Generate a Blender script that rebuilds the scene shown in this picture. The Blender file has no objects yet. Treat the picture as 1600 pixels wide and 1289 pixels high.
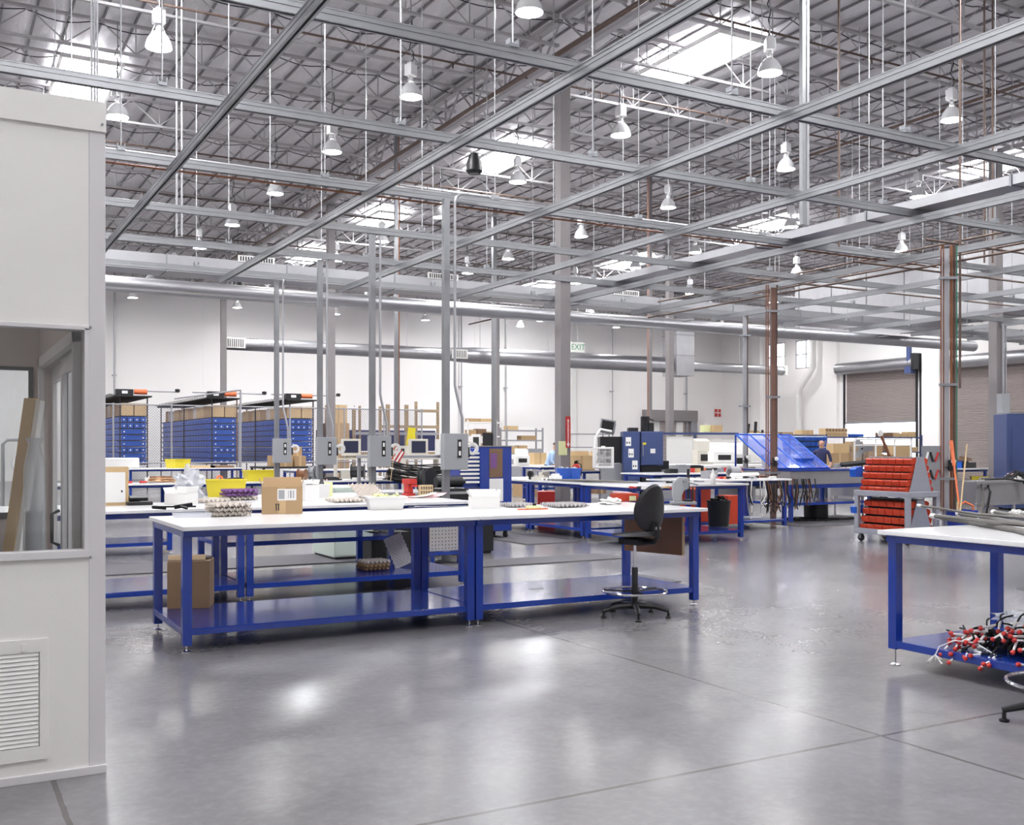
import bpy, bmesh, math, random
from mathutils import Vector, Matrix, Euler
random.seed(7)
PI = math.pi
SC = bpy.context.scene
C = SC.collection
# ---------------------------------------------------------------- camera, world, exposure
FPX, EYE, HORIZON = 1622.0, 1.5, 701.0           # focal length in pixels of the 1600 px frame, eye height, horizon row
YAW = math.atan2(907, 1622)                      # the lens looks this far to the right of the building's long axis
SA, CA = math.sin(YAW), math.cos(YAW)
cd = bpy.data.cameras.new('camera'); cam = bpy.data.objects.new('camera', cd); C.objects.link(cam)
cam.location = (0, 0, EYE); cam.rotation_euler = (PI/2, 0, -YAW)
cd.sensor_fit = 'HORIZONTAL'; cd.sensor_width = 36; cd.lens = 36*FPX/1600
cd.shift_y = (HORIZON-644.5)/1600; cd.clip_end = 300; cd.clip_start = 0.05
SC.camera = cam
w = bpy.data.worlds.new('world'); SC.world = w; w.use_nodes = True
w.node_tree.nodes['Background'].inputs[0].default_value = (0.93, 0.95, 1, 1)
w.node_tree.nodes['Background'].inputs[1].default_value = 6.0
SC.view_settings.view_transform = 'Standard'; SC.view_settings.look = 'None'
SC.view_settings.gamma = 1; SC.view_settings.use_curve_mapping = False
SC.view_settings.exposure = 0.45
SC.cycles.max_bounces = 8; SC.cycles.diffuse_bounces = 5; SC.cycles.glossy_bounces = 4
SC.cycles.transparent_max_bounces = 12; SC.cycles.sample_clamp_indirect = 5
SC.cycles.use_denoising = True; SC.cycles.denoising_prefilter = 'ACCURATE'; SC.cycles.use_light_tree = True
LAMP_STRENGTH, SKYLIGHT_STRENGTH = 30.0, 14.0        # visible glow of the lenses; the watts are below
LAMP_WATTS, SKYLIGHT_WATTS = 40.0, 290.0

def at(px, py, z):                               # the point at height z seen at a pixel of the photograph
    d = (z-EYE)*FPX/(HORIZON-py); r = (px-800)/FPX*d
    return (r*CA+d*SA, -r*SA+d*CA)
def xonY(px, Y):                                 # X of a pixel column on the plane Y
    r = (px-800)/FPX
    return Y*(r*CA+SA)/(CA-r*SA)
def depth(X, Y): return X*SA+Y*CA
def zat(py, X, Y): return EYE+(HORIZON-py)*depth(X, Y)/FPX
def onD(px, d):
    r = (px-800)/FPX*d
    return (r*CA+d*SA, -r*SA+d*CA)

# ---------------------------------------------------------------- materials
def mat(name, col, rough=0.5, metal=0.0, var=0.06, scale=6.0, bump=0.0, bscale=60.0, coat=0.0, spec=0.5, emit=None, es=0, alpha=1, trans=0):
    m = bpy.data.materials.new(name); m.use_nodes = True
    nt = m.node_tree; b = nt.nodes['Principled BSDF']
    b.inputs['Roughness'].default_value = rough; b.inputs['Metallic'].default_value = metal
    b.inputs['Specular IOR Level'].default_value = spec
    b.inputs['Coat Weight'].default_value = coat; b.inputs['Coat Roughness'].default_value = 0.08
    b.inputs['Alpha'].default_value = alpha; b.inputs['Transmission Weight'].default_value = trans
    b.inputs['Base Color'].default_value = (*col, 1)
    if var:
        tc = nt.nodes.new('ShaderNodeTexCoord'); n = nt.nodes.new('ShaderNodeTexNoise'); n.inputs['Scale'].default_value = scale
        n.inputs['Detail'].default_value = 4
        mx = nt.nodes.new('ShaderNodeMix'); mx.data_type = 'RGBA'
        mx.inputs[6].default_value = (*[c*(1-var*1.5) for c in col], 1); mx.inputs[7].default_value = (*[min(1, c*(1+var)) for c in col], 1)
        nt.links.new(tc.outputs['Object'], n.inputs['Vector']); nt.links.new(n.outputs['Fac'], mx.inputs[0]); nt.links.new(mx.outputs[2], b.inputs['Base Color'])
    if bump:
        tc = nt.nodes.new('ShaderNodeTexCoord'); n = nt.nodes.new('ShaderNodeTexNoise'); n.inputs['Scale'].default_value = bscale
        bp = nt.nodes.new('ShaderNodeBump'); bp.inputs['Strength'].default_value = bump; bp.inputs['Distance'].default_value = 0.01
        nt.links.new(tc.outputs['Object'], n.inputs['Vector']); nt.links.new(n.outputs['Fac'], bp.inputs['Height']); nt.links.new(bp.outputs['Normal'], b.inputs['Normal'])
    if emit:
        b.inputs['Emission Color'].default_value = (*emit, 1); b.inputs['Emission Strength'].default_value = es
    return m
M = {}
M['wall'] = mat('painted_wall', (.90, .875, .86), .75, var=.02, scale=.3)
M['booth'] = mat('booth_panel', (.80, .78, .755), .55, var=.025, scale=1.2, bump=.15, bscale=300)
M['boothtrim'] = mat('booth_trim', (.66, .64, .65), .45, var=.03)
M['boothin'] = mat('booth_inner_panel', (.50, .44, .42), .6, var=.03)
M['column'] = mat('column_paint', (.235, .215, .22), .5, var=.04)
M['galv'] = mat('galvanised_steel', (.30, .305, .32), .38, .7, var=.10, scale=5)
M['galvd'] = mat('dull_galvanised_steel', (.30, .31, .33), .45, .6, var=.12, scale=9)
M['duct'] = mat('duct_sheet', (.42, .42, .44), .36, .9, var=.10, scale=3)
M['joist'] = mat('joist_paint', (.42, .405, .415), .5, .0, var=.05)
M['girder'] = mat('girder_paint', (.40, .38, .40), .5, .0, var=.05)
M['rod'] = mat('hanger_rod_zinc', (.40, .40, .42), .35, .5, var=.03)
M['brownpipe'] = mat('brown_pipe', (.12, .08, .065), .4, .4, var=.15)
M['copper'] = mat('copper_pipe', (.28, .12, .065), .35, .7, var=.15)
M['brownstrut'] = mat('brown_strut_paint', (.16, .085, .065), .5, .2, var=.1)
M['fence'] = mat('fence_wire', (.10, .10, .15), .5, .3, var=0)
M['crease'] = mat('blanket_crease', (.23, .22, .235), .7, var=0)
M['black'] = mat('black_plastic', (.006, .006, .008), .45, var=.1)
M['blackf'] = mat('black_vinyl', (.010, .009, .013), .5, var=.15, bump=.2, bscale=120)
M['rubber'] = mat('dark_rubber', (.015, .014, .015), .7, var=.15)
M['white'] = mat('white_laminate', (.86, .86, .87), .22, var=.015, coat=.3)
M['whitep'] = mat('white_plastic', (.80, .79, .77), .4, var=.02)
M['paper'] = mat('white_paper', (.85, .84, .82), .8, var=.02)
M['beige'] = mat('beige_plastic', (.60, .57, .50), .5, var=.03)
M['blue'] = mat('blue_enamel', (.010, .040, .29), .15, var=.06, scale=4, coat=.3)
M['bluebin'] = mat('blue_bin_plastic', (.014, .10, .52), .35, var=.10)
M['blueb2'] = mat('dark_blue_bin_plastic', (.012, .035, .20), .4, var=.10)
M['navy'] = mat('navy_machine_paint', (.045, .07, .19), .4, var=.05)
M['redbin'] = mat('red_orange_bin_plastic', (.50, .045, .015), .4, var=.08)
M['red'] = mat('red_paint', (.50, .03, .025), .4, var=.08)
M['orange'] = mat('orange_plastic', (.75, .17, .06), .45, var=.08)
M['yellow'] = mat('yellow_plastic', (.66, .55, .025), .4, var=.04)
M['card'] = mat('cardboard', (.42, .28, .15), .8, var=.07, scale=3)
M['cardl'] = mat('light_cardboard', (.55, .39, .21), .8, var=.06, scale=3)
M['cardd'] = mat('dark_cardboard_edge', (.20, .12, .07), .8, var=.05)
M['pulp'] = mat('pulp_board', (.58, .52, .47), .9, var=.10, scale=20)
M['pulpg'] = mat('grey_pulp_board', (.42, .40, .40), .9, var=.10, scale=20)
M['purple'] = mat('purple_pulp_board', (.20, .09, .26), .9, var=.10, scale=20)
M['wood'] = mat('varnished_plywood', (.22, .085, .03), .4, var=.25, scale=3)
M['woodl'] = mat('pale_wood', (.60, .45, .26), .6, var=.12, scale=4)
M['chrome'] = mat('chrome', (.85, .85, .87), .12, 1.0, var=0)
M['steel'] = mat('stainless_steel', (.55, .54, .56), .30, .9, var=.12, scale=2.5)
M['cart'] = mat('grey_moulded_plastic', (.30, .31, .36), .45, var=.05)
M['greypaint'] = mat('grey_paint', (.30, .30, .32), .45, var=.04)
M['boxgrey'] = mat('switch_box_grey', (.36, .37, .39), .4, var=.03)
M['mint'] = mat('pale_mint_enamel', (.60, .68, .62), .4, var=.03)
M['rackp'] = mat('tan_rack_paint', (.35, .26, .16), .5, var=.1)
M['mat'] = mat('ribbed_rubber_mat', (.085, .08, .09), .75, var=.15, bump=.3, bscale=40)
M['skinp'] = mat('skin', (.55, .32, .23), .5, var=.05)
M['hair'] = mat('brown_hair', (.07, .04, .025), .7, var=.1)
M['shirt'] = mat('light_blue_shirt', (.40, .55, .80), .8, var=.05)
M['shirtn'] = mat('navy_shirt', (.03, .035, .11), .8, var=.05)
M['jeans'] = mat('dark_trousers', (.04, .045, .08), .8, var=.1)
M['pink'] = mat('pink_paper', (.80, .52, .55), .8, var=.03)
M['green'] = mat('green_lettering', (.03, .25, .12), .5, var=0)
M['signw'] = mat('sign_white', (.80, .82, .76), .5, var=0)
M['inkb'] = mat('black_ink', (.02, .02, .02), .6, var=0)
M['cable'] = mat('braided_grey_cable', (.16, .15, .14), .6, var=.4, scale=90)
M['shutter'] = mat('roll_door_slats', (.36, .31, .30), .5, .1, var=.03)
M['screen'] = mat('crt_glass', (.015, .02, .05), .12, var=0)
M['bag'] = mat('clear_plastic_film', (.8, .82, .86), .25, var=0, alpha=.42)
M['bluefilm'] = mat('blue_tinted_acrylic', (.12, .20, .75), .1, var=0, alpha=.38)
M['greenp'] = mat('green_plastic', (.02, .22, .12), .4, var=.05)
M['yelpap'] = mat('pale_yellow_paper', (.72, .74, .40), .8, var=.02)
M['lamp'] = mat('lamp_lens', (.9, .9, .9), .5, var=0, emit=(1, .98, .97), es=LAMP_STRENGTH)
M['sky'] = mat('skylight_dome', (.9, .9, .9), .5, var=0, emit=(.97, .98, 1), es=SKYLIGHT_STRENGTH)
M['lampw'] = mat('lamp_reflector', (.85, .85, .86), .25, .3, var=.02)

for k_ in ('lamp', 'sky'): M[k_].cycles.emission_sampling = 'NONE'
def area_light(name, size, power, col, parent, loc, sy=None):
    l = bpy.data.lights.new(name, 'AREA'); l.shape = 'RECTANGLE' if sy else 'DISK'; l.size = size; l.energy = power; l.color = col
    if sy: l.size_y = sy
    o = bpy.data.objects.new(name, l); C.objects.link(o); o.parent = parent; o.location = loc; return o
def glassm(name, tint, mixf=.12):
    m = bpy.data.materials.new(name); m.use_nodes = True; nt = m.node_tree; nt.nodes.clear()
    o = nt.nodes.new('ShaderNodeOutputMaterial'); t = nt.nodes.new('ShaderNodeBsdfTransparent'); t.inputs[0].default_value = (*tint, 1)
    g = nt.nodes.new('ShaderNodeBsdfGlossy'); g.inputs['Roughness'].default_value = .03
    x = nt.nodes.new('ShaderNodeMixShader'); x.inputs[0].default_value = mixf
    nt.links.new(t.outputs[0], x.inputs[1]); nt.links.new(g.outputs[0], x.inputs[2]); nt.links.new(x.outputs[0], o.inputs[0])
    return m
M['glass'] = glassm('window_glass', (.93, .94, .94), .05)

# polished concrete with sawn joints
m = M['floor'] = mat('polished_concrete', (.4, .4, .42), .2, var=0)
nt = m.node_tree; b = nt.nodes['Principled BSDF']; tc = nt.nodes.new('ShaderNodeTexCoord')
def nz(scale, det=6, vec=None, rough=.6):
    n = nt.nodes.new('ShaderNodeTexNoise'); n.inputs['Scale'].default_value = scale; n.inputs['Detail'].default_value = det; n.inputs['Roughness'].default_value = rough
    nt.links.new(vec or tc.outputs['Object'], n.inputs['Vector']); return n.outputs['Fac']
def mth(op, a, b_=None, c_=None):
    n = nt.nodes.new('ShaderNodeMath'); n.operation = op
    for i, v in enumerate((a, b_, c_)):
        if v is None: continue
        if isinstance(v, (int, float)): n.inputs[i].default_value = v
        else: nt.links.new(v, n.inputs[i])
    return n.outputs[0]
def mr(v, a, b_, c_, d_):
    n = nt.nodes.new('ShaderNodeMapRange'); nt.links.new(v, n.inputs[0])
    for i, q in enumerate((a, b_, c_, d_)): n.inputs[i+1].default_value = q
    return n.outputs[0]
def mixc(f, c1, c2):
    n = nt.nodes.new('ShaderNodeMix'); n.data_type = 'RGBA'
    nt.links.new(f, n.inputs[0])
    for i, q in ((6, c1), (7, c2)):
        if isinstance(q, tuple): n.inputs[i].default_value = (*q, 1)
        else: nt.links.new(q, n.inputs[i])
    return n.outputs[2]
c1 = mixc(mr(nz(.45, 8), .35, .65, 0, 1), (.142, .136, .142), (.196, .189, .197))
c2 = mixc(mr(nz(3.5, 8), .50, .72, 0, .5), c1, (.128, .121, .130))
c3 = mixc(mr(nz(18, 3), .45, .8, 0, .3), c2, (.26, .25, .262))
sx = nt.nodes.new('ShaderNodeSeparateXYZ'); nt.links.new(tc.outputs['Object'], sx.inputs[0])
wob = mth('MULTIPLY', mth('SUBTRACT', nz(9, 3), .5), .012)
def joint(sock, off, per):
    u = mth('ADD', mth('SUBTRACT', sock, off), wob)
    f = mth('ABSOLUTE', mth('SUBTRACT', mth('FRACT', mth('ADD', mth('DIVIDE', u, per), .5)), .5))
    return mth('LESS_THAN', mth('MULTIPLY', f, per), .012)
j = mth('MAXIMUM', joint(sx.outputs[0], .48, 3.85), joint(sx.outputs[1], 3.79, 5.3))
c4 = mixc(mth('MULTIPLY', j, .75), c3, (.07, .06, .057))
nt.links.new(c4, b.inputs['Base Color'])
nt.links.new(mr(nz(.8, 1), .3, .7, .20, .262), b.inputs['Roughness'])
b.inputs['Specular IOR Level'].default_value = .42

# silver-white foil insulation
m = M['foil'] = mat('foil_insulation', (.60, .58, .60), .38, .35, var=0)
nt = m.node_tree; b = nt.nodes['Principled BSDF']; tc = nt.nodes.new('ShaderNodeTexCoord')
mp = nt.nodes.new('ShaderNodeMapping'); mp.inputs['Scale'].default_value = (3.5, 1.1, 1); nt.links.new(tc.outputs['Object'], mp.inputs[0])
nt.links.new(mixc(nz(1.0, 8, mp.outputs[0]), (.60, .58, .61), (.86, .84, .86)), b.inputs['Base Color'])
bp = nt.nodes.new('ShaderNodeBump'); bp.inputs['Strength'].default_value = .7; bp.inputs['Distance'].default_value = .06
nt.links.new(nz(2.2, 8, mp.outputs[0], .65), bp.inputs['Height']); nt.links.new(bp.outputs[0], b.inputs['Normal'])

# ---------------------------------------------------------------- mesh helpers
class MB:
    def __init__(s): s.v, s.f, s.m = [], [], []
    def add(s, vs, fs, mi=0):
        o = len(s.v); s.v += [tuple(p) for p in vs]; s.f += [tuple(i+o for i in q) for q in fs]; s.m += [mi]*len(fs); return s
    def box(s, x0, x1, y0, y1, z0, z1, mi=0):
        return s.add([(x, y, z) for x in (x0, x1) for y in (y0, y1) for z in (z0, z1)],
                     [(0, 1, 3, 2), (4, 6, 7, 5), (0, 4, 5, 1), (2, 3, 7, 6), (0, 2, 6, 4), (1, 5, 7, 3)], mi)
    def cb(s, c, sz, e=(0, 0, 0), mi=0):         # centred box, turned
        R = Euler(e).to_matrix(); n = len(s.v)
        s.box(-sz[0]/2, sz[0]/2, -sz[1]/2, sz[1]/2, -sz[2]/2, sz[2]/2, mi)
        s.v[n:] = [tuple(R @ Vector(p)+Vector(c)) for p in s.v[n:]]; return s
    def tube(s, p, q, r, n=8, mi=0, r2=None):
        p, q = Vector(p), Vector(q); d = (q-p).normalized()
        a = d.orthogonal().normalized() if abs(d.z) < .999 else Vector((1, 0, 0)); b_ = d.cross(a); r2 = r if r2 is None else r2
        if n == 4: a, b_ = (a+b_).normalized(), (b_-a).normalized()
        vs = []
        for c, rr in ((p, r), (q, r2)):
            vs += [c+(a*math.cos(2*PI*i/n)+b_*math.sin(2*PI*i/n))*rr for i in range(n)]
        return s.add(vs, [(i, (i+1) % n, n+(i+1) % n, n+i) for i in range(n)]+[tuple(range(n))[::-1], tuple(range(n, 2*n))], mi)
    def path(s, pts, r, n=6, mi=0, closed=False):
        pts = [Vector(p) for p in pts]; k = len(pts); vs = []; a = None
        for i, p in enumerate(pts):
            d = ((pts[(i+1) % k] if closed or i < k-1 else p)-(pts[i-1] if closed or i > 0 else p)).normalized()
            a = d.orthogonal().normalized() if a is None else (a-d*a.dot(d)).normalized()
            b_ = d.cross(a); rr = r[i] if isinstance(r, (list, tuple)) else r
            vs += [p+(a*math.cos(2*PI*t/n)+b_*math.sin(2*PI*t/n))*rr for t in range(n)]
        fs = [(i*n+t, i*n+(t+1) % n, ((i+1) % k)*n+(t+1) % n, ((i+1) % k)*n+t) for i in range(k if closed else k-1) for t in range(n)]
        if not closed: fs += [tuple(range(n))[::-1], tuple(range((k-1)*n, k*n))]
        return s.add(vs, fs, mi)
    def lathe(s, prof, c=(0, 0, 0), n=16, mi=0, e=(0, 0, 0), caps=True):
        R = Euler(e).to_matrix(); k = len(prof)
        vs = [R @ Vector((r*math.cos(2*PI*t/n), r*math.sin(2*PI*t/n), z))+Vector(c) for r, z in prof for t in range(n)]
        fs = [(i*n+t, i*n+(t+1) % n, (i+1)*n+(t+1) % n, (i+1)*n+t) for i in range(k-1) for t in range(n)]
        if caps: fs += [tuple(range(n))[::-1], tuple(range((k-1)*n, k*n))]
        return s.add(vs, fs, mi)
    def prism(s, poly, t0, t1, ax='y', mi=0):    # polygon in the plane across ax, pulled from t0 to t1
        k = len(poly); f = {'x': lambda a, b, t: (t, a, b), 'y': lambda a, b, t: (a, t, b), 'z': lambda a, b, t: (a, b, t)}[ax]
        vs = [f(a, b, t) for t in (t0, t1) for a, b in poly]
        return s.add(vs, [(i, (i+1) % k, k+(i+1) % k, k+i) for i in range(k)]+[tuple(range(k))[::-1], tuple(range(k, 2*k))], mi)
    def grid(s, fn, nu, nv, mi=0, thick=0):
        o = [fn(i/nu, j/nv) for i in range(nu+1) for j in range(nv+1)]; W = nv+1
        fs = [(i*W+j_, (i+1)*W+j_, (i+1)*W+j_+1, i*W+j_+1) for i in range(nu) for j_ in range(nv)]
        if not thick: return s.add(o, fs, mi)
        N = len(o); vs = o+[(x, y, z-thick) for x, y, z in o]; f2 = [tuple(q+N for q in f[::-1]) for f in fs]
        ed = [j_ for j_ in range(W)]+[i*W+nv for i in range(1, nu+1)]+[nu*W+j_ for j_ in range(nv-1, -1, -1)]+[i*W for i in range(nu-1, 0, -1)]
        f3 = [(ed[k], ed[(k+1) % len(ed)], ed[(k+1) % len(ed)]+N, ed[k]+N) for k in range(len(ed))]
        return s.add(vs, fs+f2+f3, mi)
    def rim(s, x, y, z0, z1, t, taper=0, mi=0):  # an open-topped tub, x by y at the top, walls t thick
        def ring(a, b_, z): return [(-a, -b_, z), (a, -b_, z), (a, b_, z), (-a, b_, z)]
        X, Y = x/2, y/2; v = ring(X-taper, Y-taper, z0)+ring(X, Y, z1)+ring(X-t, Y-t, z1)+ring(X-taper-t, Y-taper-t, z0+t)
        fs = [(3, 2, 1, 0)]+[(k*4+i, k*4+(i+1) % 4, k*4+4+(i+1) % 4, k*4+4+i) for k in range(3) for i in range(4)]+[(12, 13, 14, 15)]
        return s.add(v, fs, mi)
    def build(s, name, mats, parent=None, smooth=False, bevel=0, loc=(0, 0, 0), rot=(0, 0, 0)):
        me = bpy.data.meshes.new(name); me.from_pydata(s.v, [], s.f); me.update()
        mats = mats if isinstance(mats, (list, tuple)) else [mats]
        for q in mats: me.materials.append(M[q])
        if any(s.m): me.polygons.foreach_set('material_index', s.m)
        bm = bmesh.new(); bm.from_mesh(me); bmesh.ops.recalc_face_normals(bm, faces=bm.faces); bm.to_mesh(me); bm.free()
        if smooth:
            for p in me.polygons: p.use_smooth = True
            me.set_sharp_from_angle(angle=math.radians(40))
        o = bpy.data.objects.new(name, me); C.objects.link(o); o.location = loc; o.rotation_euler = rot
        if parent: o.parent = parent
        if bevel:
            bv = o.modifiers.new('bevel', 'BEVEL'); bv.width = bevel; bv.segments = 2; bv.limit_method = 'ANGLE'
        return o

def tag(o, label=None, cat=None, group=None, kind=None):
    for k, q in (('label', label), ('category', cat), ('group', group), ('kind', kind)):
        if q: o[k] = q
    return o
def thing(name, label, cat, loc=(0, 0, 0), rz=0, group=None):
    o = bpy.data.objects.new(name, None); C.objects.link(o); o.location = loc; o.rotation_euler = (0, 0, rz); o.empty_display_size = .1
    return tag(o, label, cat, group)
def one(name, mb, mats, label, cat, loc=(0, 0, 0), rz=0, group=None, rot=None, **k):
    return tag(mb.build(name, mats, None, loc=loc, rot=rot or (0, 0, rz), **k), label, cat, group)
def dup(root, loc=None, rz=None, label=None, group=None, parent=None, s=None):
    r = root.copy(); C.objects.link(r)
    if parent: r.parent = parent
    if loc is not None: r.location = loc
    if rz is not None: r.rotation_euler = (root.rotation_euler[0], root.rotation_euler[1], rz)
    if s: r.scale = (s, s, s)
    if label: r['label'] = label
    if group: r['group'] = group
    for ch in list(root.children): dup(ch, parent=r)
    return r
def struct(name, mb, mats, parent=None, **k):
    o = mb.build(name, mats, parent, **k)
    if not parent: o['kind'] = 'structure'
    return o
def text(s, size, name, mn, parent, loc, rot, ext=.001, align='CENTER'):
    cu = bpy.data.curves.new(name, 'FONT'); cu.body = s; cu.size = size; cu.extrude = ext; cu.align_x = align; cu.align_y = 'CENTER'
    tmp = bpy.data.objects.new('tmp', cu); C.objects.link(tmp); dg = bpy.context.evaluated_depsgraph_get()
    me = bpy.data.meshes.new_from_object(tmp.evaluated_get(dg)); bpy.data.objects.remove(tmp); me.name = name; me.materials.clear(); me.materials.append(M[mn])
    o = bpy.data.objects.new(name, me); C.objects.link(o); o.location = loc; o.rotation_euler = rot
    if parent: o.parent = parent
    return o
ORD = ['first', 'second', 'third', 'fourth', 'fifth', 'sixth', 'seventh', 'eighth', 'ninth', 'tenth', 'eleventh', 'twelfth', 'thirteenth', 'fourteenth', 'fifteenth', 'sixteenth']
# ================================================================ THE BUILDING
X0, X1, Y0, Y1, ZR = -14.0, 45.5, -10.0, 53.0, 10.3
struct('floor', MB().box(X0-.3, X1+6, Y0-.3, Y1+.3, -.2, 0), 'floor')
b_ = MB(); b_.box(X0, X1, Y1, Y1+.3, 0, ZR+.5)
wb = struct('wall_back', b_, 'wall')
for i, px in enumerate((181, 318, 620, 742, 866, 985)):      # pour strips of the tilt-up wall
    x = xonY(px, Y1)
    MB().box(x-.02, x+.02, Y1-.012, Y1, 0, 9.6).build('panel_joint', 'wall', wb)
struct('wall_left', MB().box(X0-.3, X0, Y0, Y1, 0, ZR+.5), 'wall')
struct('wall_front', MB().box(X0, X1, Y0-.3, Y0, 0, ZR+.5), 'wall')
# right wall with its two roll-up doors and two windows cut out
def yonX(px, X): r = (px-800)/FPX; return X*(CA-r*SA)/(r*CA+SA)
dA = (yonX(1432, X1), yonX(1321, X1), 5.75, 3.0); dB = (27.0, yonX(1492, X1), 5.6, 0.0)   # y0, y1, top, curtain bottom
wins = [(yonX(1275, X1), yonX(1243, X1)), (yonX(1226, X1), yonX(1205, X1)+.3)]
wz0, wz1 = 6.3, 8.0
mb = MB()
cuts = sorted([(dB[0], dB[1], 0, dB[2]), (dA[0], dA[1], 0, dA[2])]+[(a, c, wz0, wz1) for a, c in wins])
y = Y0
for a, c, z0, z1 in cuts:
    mb.box(X1, X1+.3, y, a, 0, ZR+.5)
    if z0 > 0: mb.box(X1, X1+.3, a, c, 0, z0)
    mb.box(X1, X1+.3, a, c, z1, ZR+.5); y = c
mb.box(X1, X1+.3, y, Y1, 0, ZR+.5)
struct('wall_right', mb, 'wall')
for i, (a, c) in enumerate(wins):
    fr = MB(); X = X1+.02
    fr.box(X, X+.08, a, a+.06, wz0, wz1).box(X, X+.08, c-.06, c, wz0, wz1).box(X, X+.08, a, c, wz0, wz0+.06).box(X, X+.08, a, c, wz1-.06, wz1)
    fr.box(X, X+.06, (a+c)/2-.03, (a+c)/2+.03, wz0, wz1).box(X, X+.06, a, c, (wz0+wz1)/2-.03, (wz0+wz1)/2+.03)
    wf = struct(f'window_{i+1}', fr, 'greypaint'); wf['label'] = 'high window divided into four panes in the right wall, '+('nearer the roll-up doors' if i == 0 else 'nearer the far corner')
    MB().box(X+.02, X+.03, a+.05, c-.05, wz0+.05, wz1-.05).build('pane', 'glass', wf)
# pilasters of the right wall
for k, (pa, pb) in enumerate(((1290, 1312), (1445, 1472), (1180, 1192))):
    ya, yb = yonX(pb, X1), yonX(pa, X1)
    struct(f'trim_{k+1}', MB().box(X1-.25, X1-.002, ya, yb, 0, ZR-.3), 'wall')
# roll-up doors
def rolldoor(n, y0, y1, ztop, zbot, label, motor):
    mb = MB(); k = int((ztop-zbot)/.085); z = zbot
    for i in range(k):
        h = (ztop-zbot)/k
        mb.prism([(X1+.10, z), (X1+.06, z+h*.25), (X1+.06, z+h*.75), (X1+.10, z+h), (X1+.13, z+h), (X1+.13, z)], y0+.02, y1-.02, 'y'); z += h
    o = struct(f'door_{n}', mb, 'shutter'); o['label'] = label
    MB().box(X1+.02, X1+.14, y0, y1, zbot-.10, zbot-.001).build('bottom_bar', 'greypaint', o)
    g = MB()
    for yy in (y0-.10, y1): g.box(X1-.08, X1+.0, yy, yy+.10, 0, ztop+.1)
    g.build('guide_rail', 'black' if n == 1 else 'greypaint', o)
    MB().lathe([(.33, 0), (.33, y1-y0+.5)], (X1-.36, y1+.25, ztop+.28), 20, e=(PI/2, 0, 0)).build('roller_housing', 'duct', o, smooth=True)
    if motor:
        q = MB().box(X1-.75, X1-.05, y0-.45, y0-.26, ztop-.1, ztop+.75, 1).cb((X1-.55, y0-.02, ztop-.12), (.35, .4, .35)).tube((X1-.55, y0+.02, ztop+.2), (X1-.55, y0+.02, ztop+1.15), .14, 10)
        q.box(X1-.12, X1-.02, y0-.42, y0-.28, .2, ztop, 1)
        q.build('drive_motor', ['navy', 'black'], o, smooth=True)
    return o
rolldoor(1, *dA, 'half-raised grey-brown roll-up door with daylight under its bottom bar', True)
rolldoor(2, *dB, 'wide closed grey-brown roll-up door at the right edge', False)
MB()
struct('ground', MB().box(X1+6, X1+60, 0, 80, -.25, -.05), 'wall')
# dock door in the back wall
x0, x1 = xonY(1003, Y1), xonY(1085, Y1)
do = struct('door_3', MB().box(x0, x1, Y1-.35, Y1-.002, 3.25, 3.95), 'column'); do['label'] = 'recessed dock door at the back wall under a grey lintel'
MB().box(x0, x0+.12, Y1-.3, Y1-.002, 0, 3.25).box(x1-.5, x1, Y1-.3, Y1-.002, 0, 3.25).build('door_frame', 'greypaint', do)
s_ = MB()
for k in range(12): s_.box(x0+1.4, x1-.5, Y1-.1, Y1-.06, k*.27, k*.27+.262)
s_.build('door_curtain', 'shutter', do)
MB().box(x0+2.6, x0+3.1, Y1-.2, Y1-.1, 0, 3.2).build('door_post', 'whitep', do)

# insulated roof: foil blankets sagging between the purlins
PUR, JS = .61, 2.32
def roofz(u, v):
    x = X0+(X1-X0)*u; y = Y0+14+(Y1-Y0-14)*v
    a = abs(math.sin(PI*x/PUR)); c = abs(math.sin(PI*(y-17.6)/JS))
    h = math.sin(x*12.9898+int((y-17.6)/JS+50)*7.3)*.02
    return (x, y, ZR+.02-(.125+h)*a**.7*(.35+.65*c**.5)-.03*(1-c)**6)
mb = MB(); mb.grid(roofz, int((X1-X0)/PUR*6), int((Y1-Y0-14)/JS*9))
mb.box(X0-.3, X1+.3, Y0-.3, Y1+.3, ZR+.02, ZR+.3)
mb.box(X0, X1, Y0, Y0+14.001, ZR-.06, ZR-.02)
struct('ceiling', mb, 'foil', smooth=False)
for p in bpy.data.meshes['ceiling'].polygons: p.use_smooth = True

sc_ = MB()
for k in range(-6, 16):
    yy = 17.6+JS*k+.2
    if Y0+15 < yy < Y1-.2: sc_.path([(X0+.2+i*.2, yy+.05*math.sin(i*.7+k), 10.13-.10*abs(math.sin(PI*(X0+.2+i*.2+k*.4)/1.22))) for i in range(int((X1-X0-.4)/.2))], .011, 4)
tag(one('blanket_cords', sc_, 'black', 'black cords holding the foil roof blankets in scallops', 'cords'), kind='stuff')
sc_ = MB(); x = math.ceil(X0/PUR)*PUR
while x < X1: sc_.box(x-.02, x+.02, Y0+14.2, Y1, 10.235, 10.30); x += PUR
sc_.build('blanket_creases', 'crease', bpy.data.objects['ceiling'])

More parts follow.
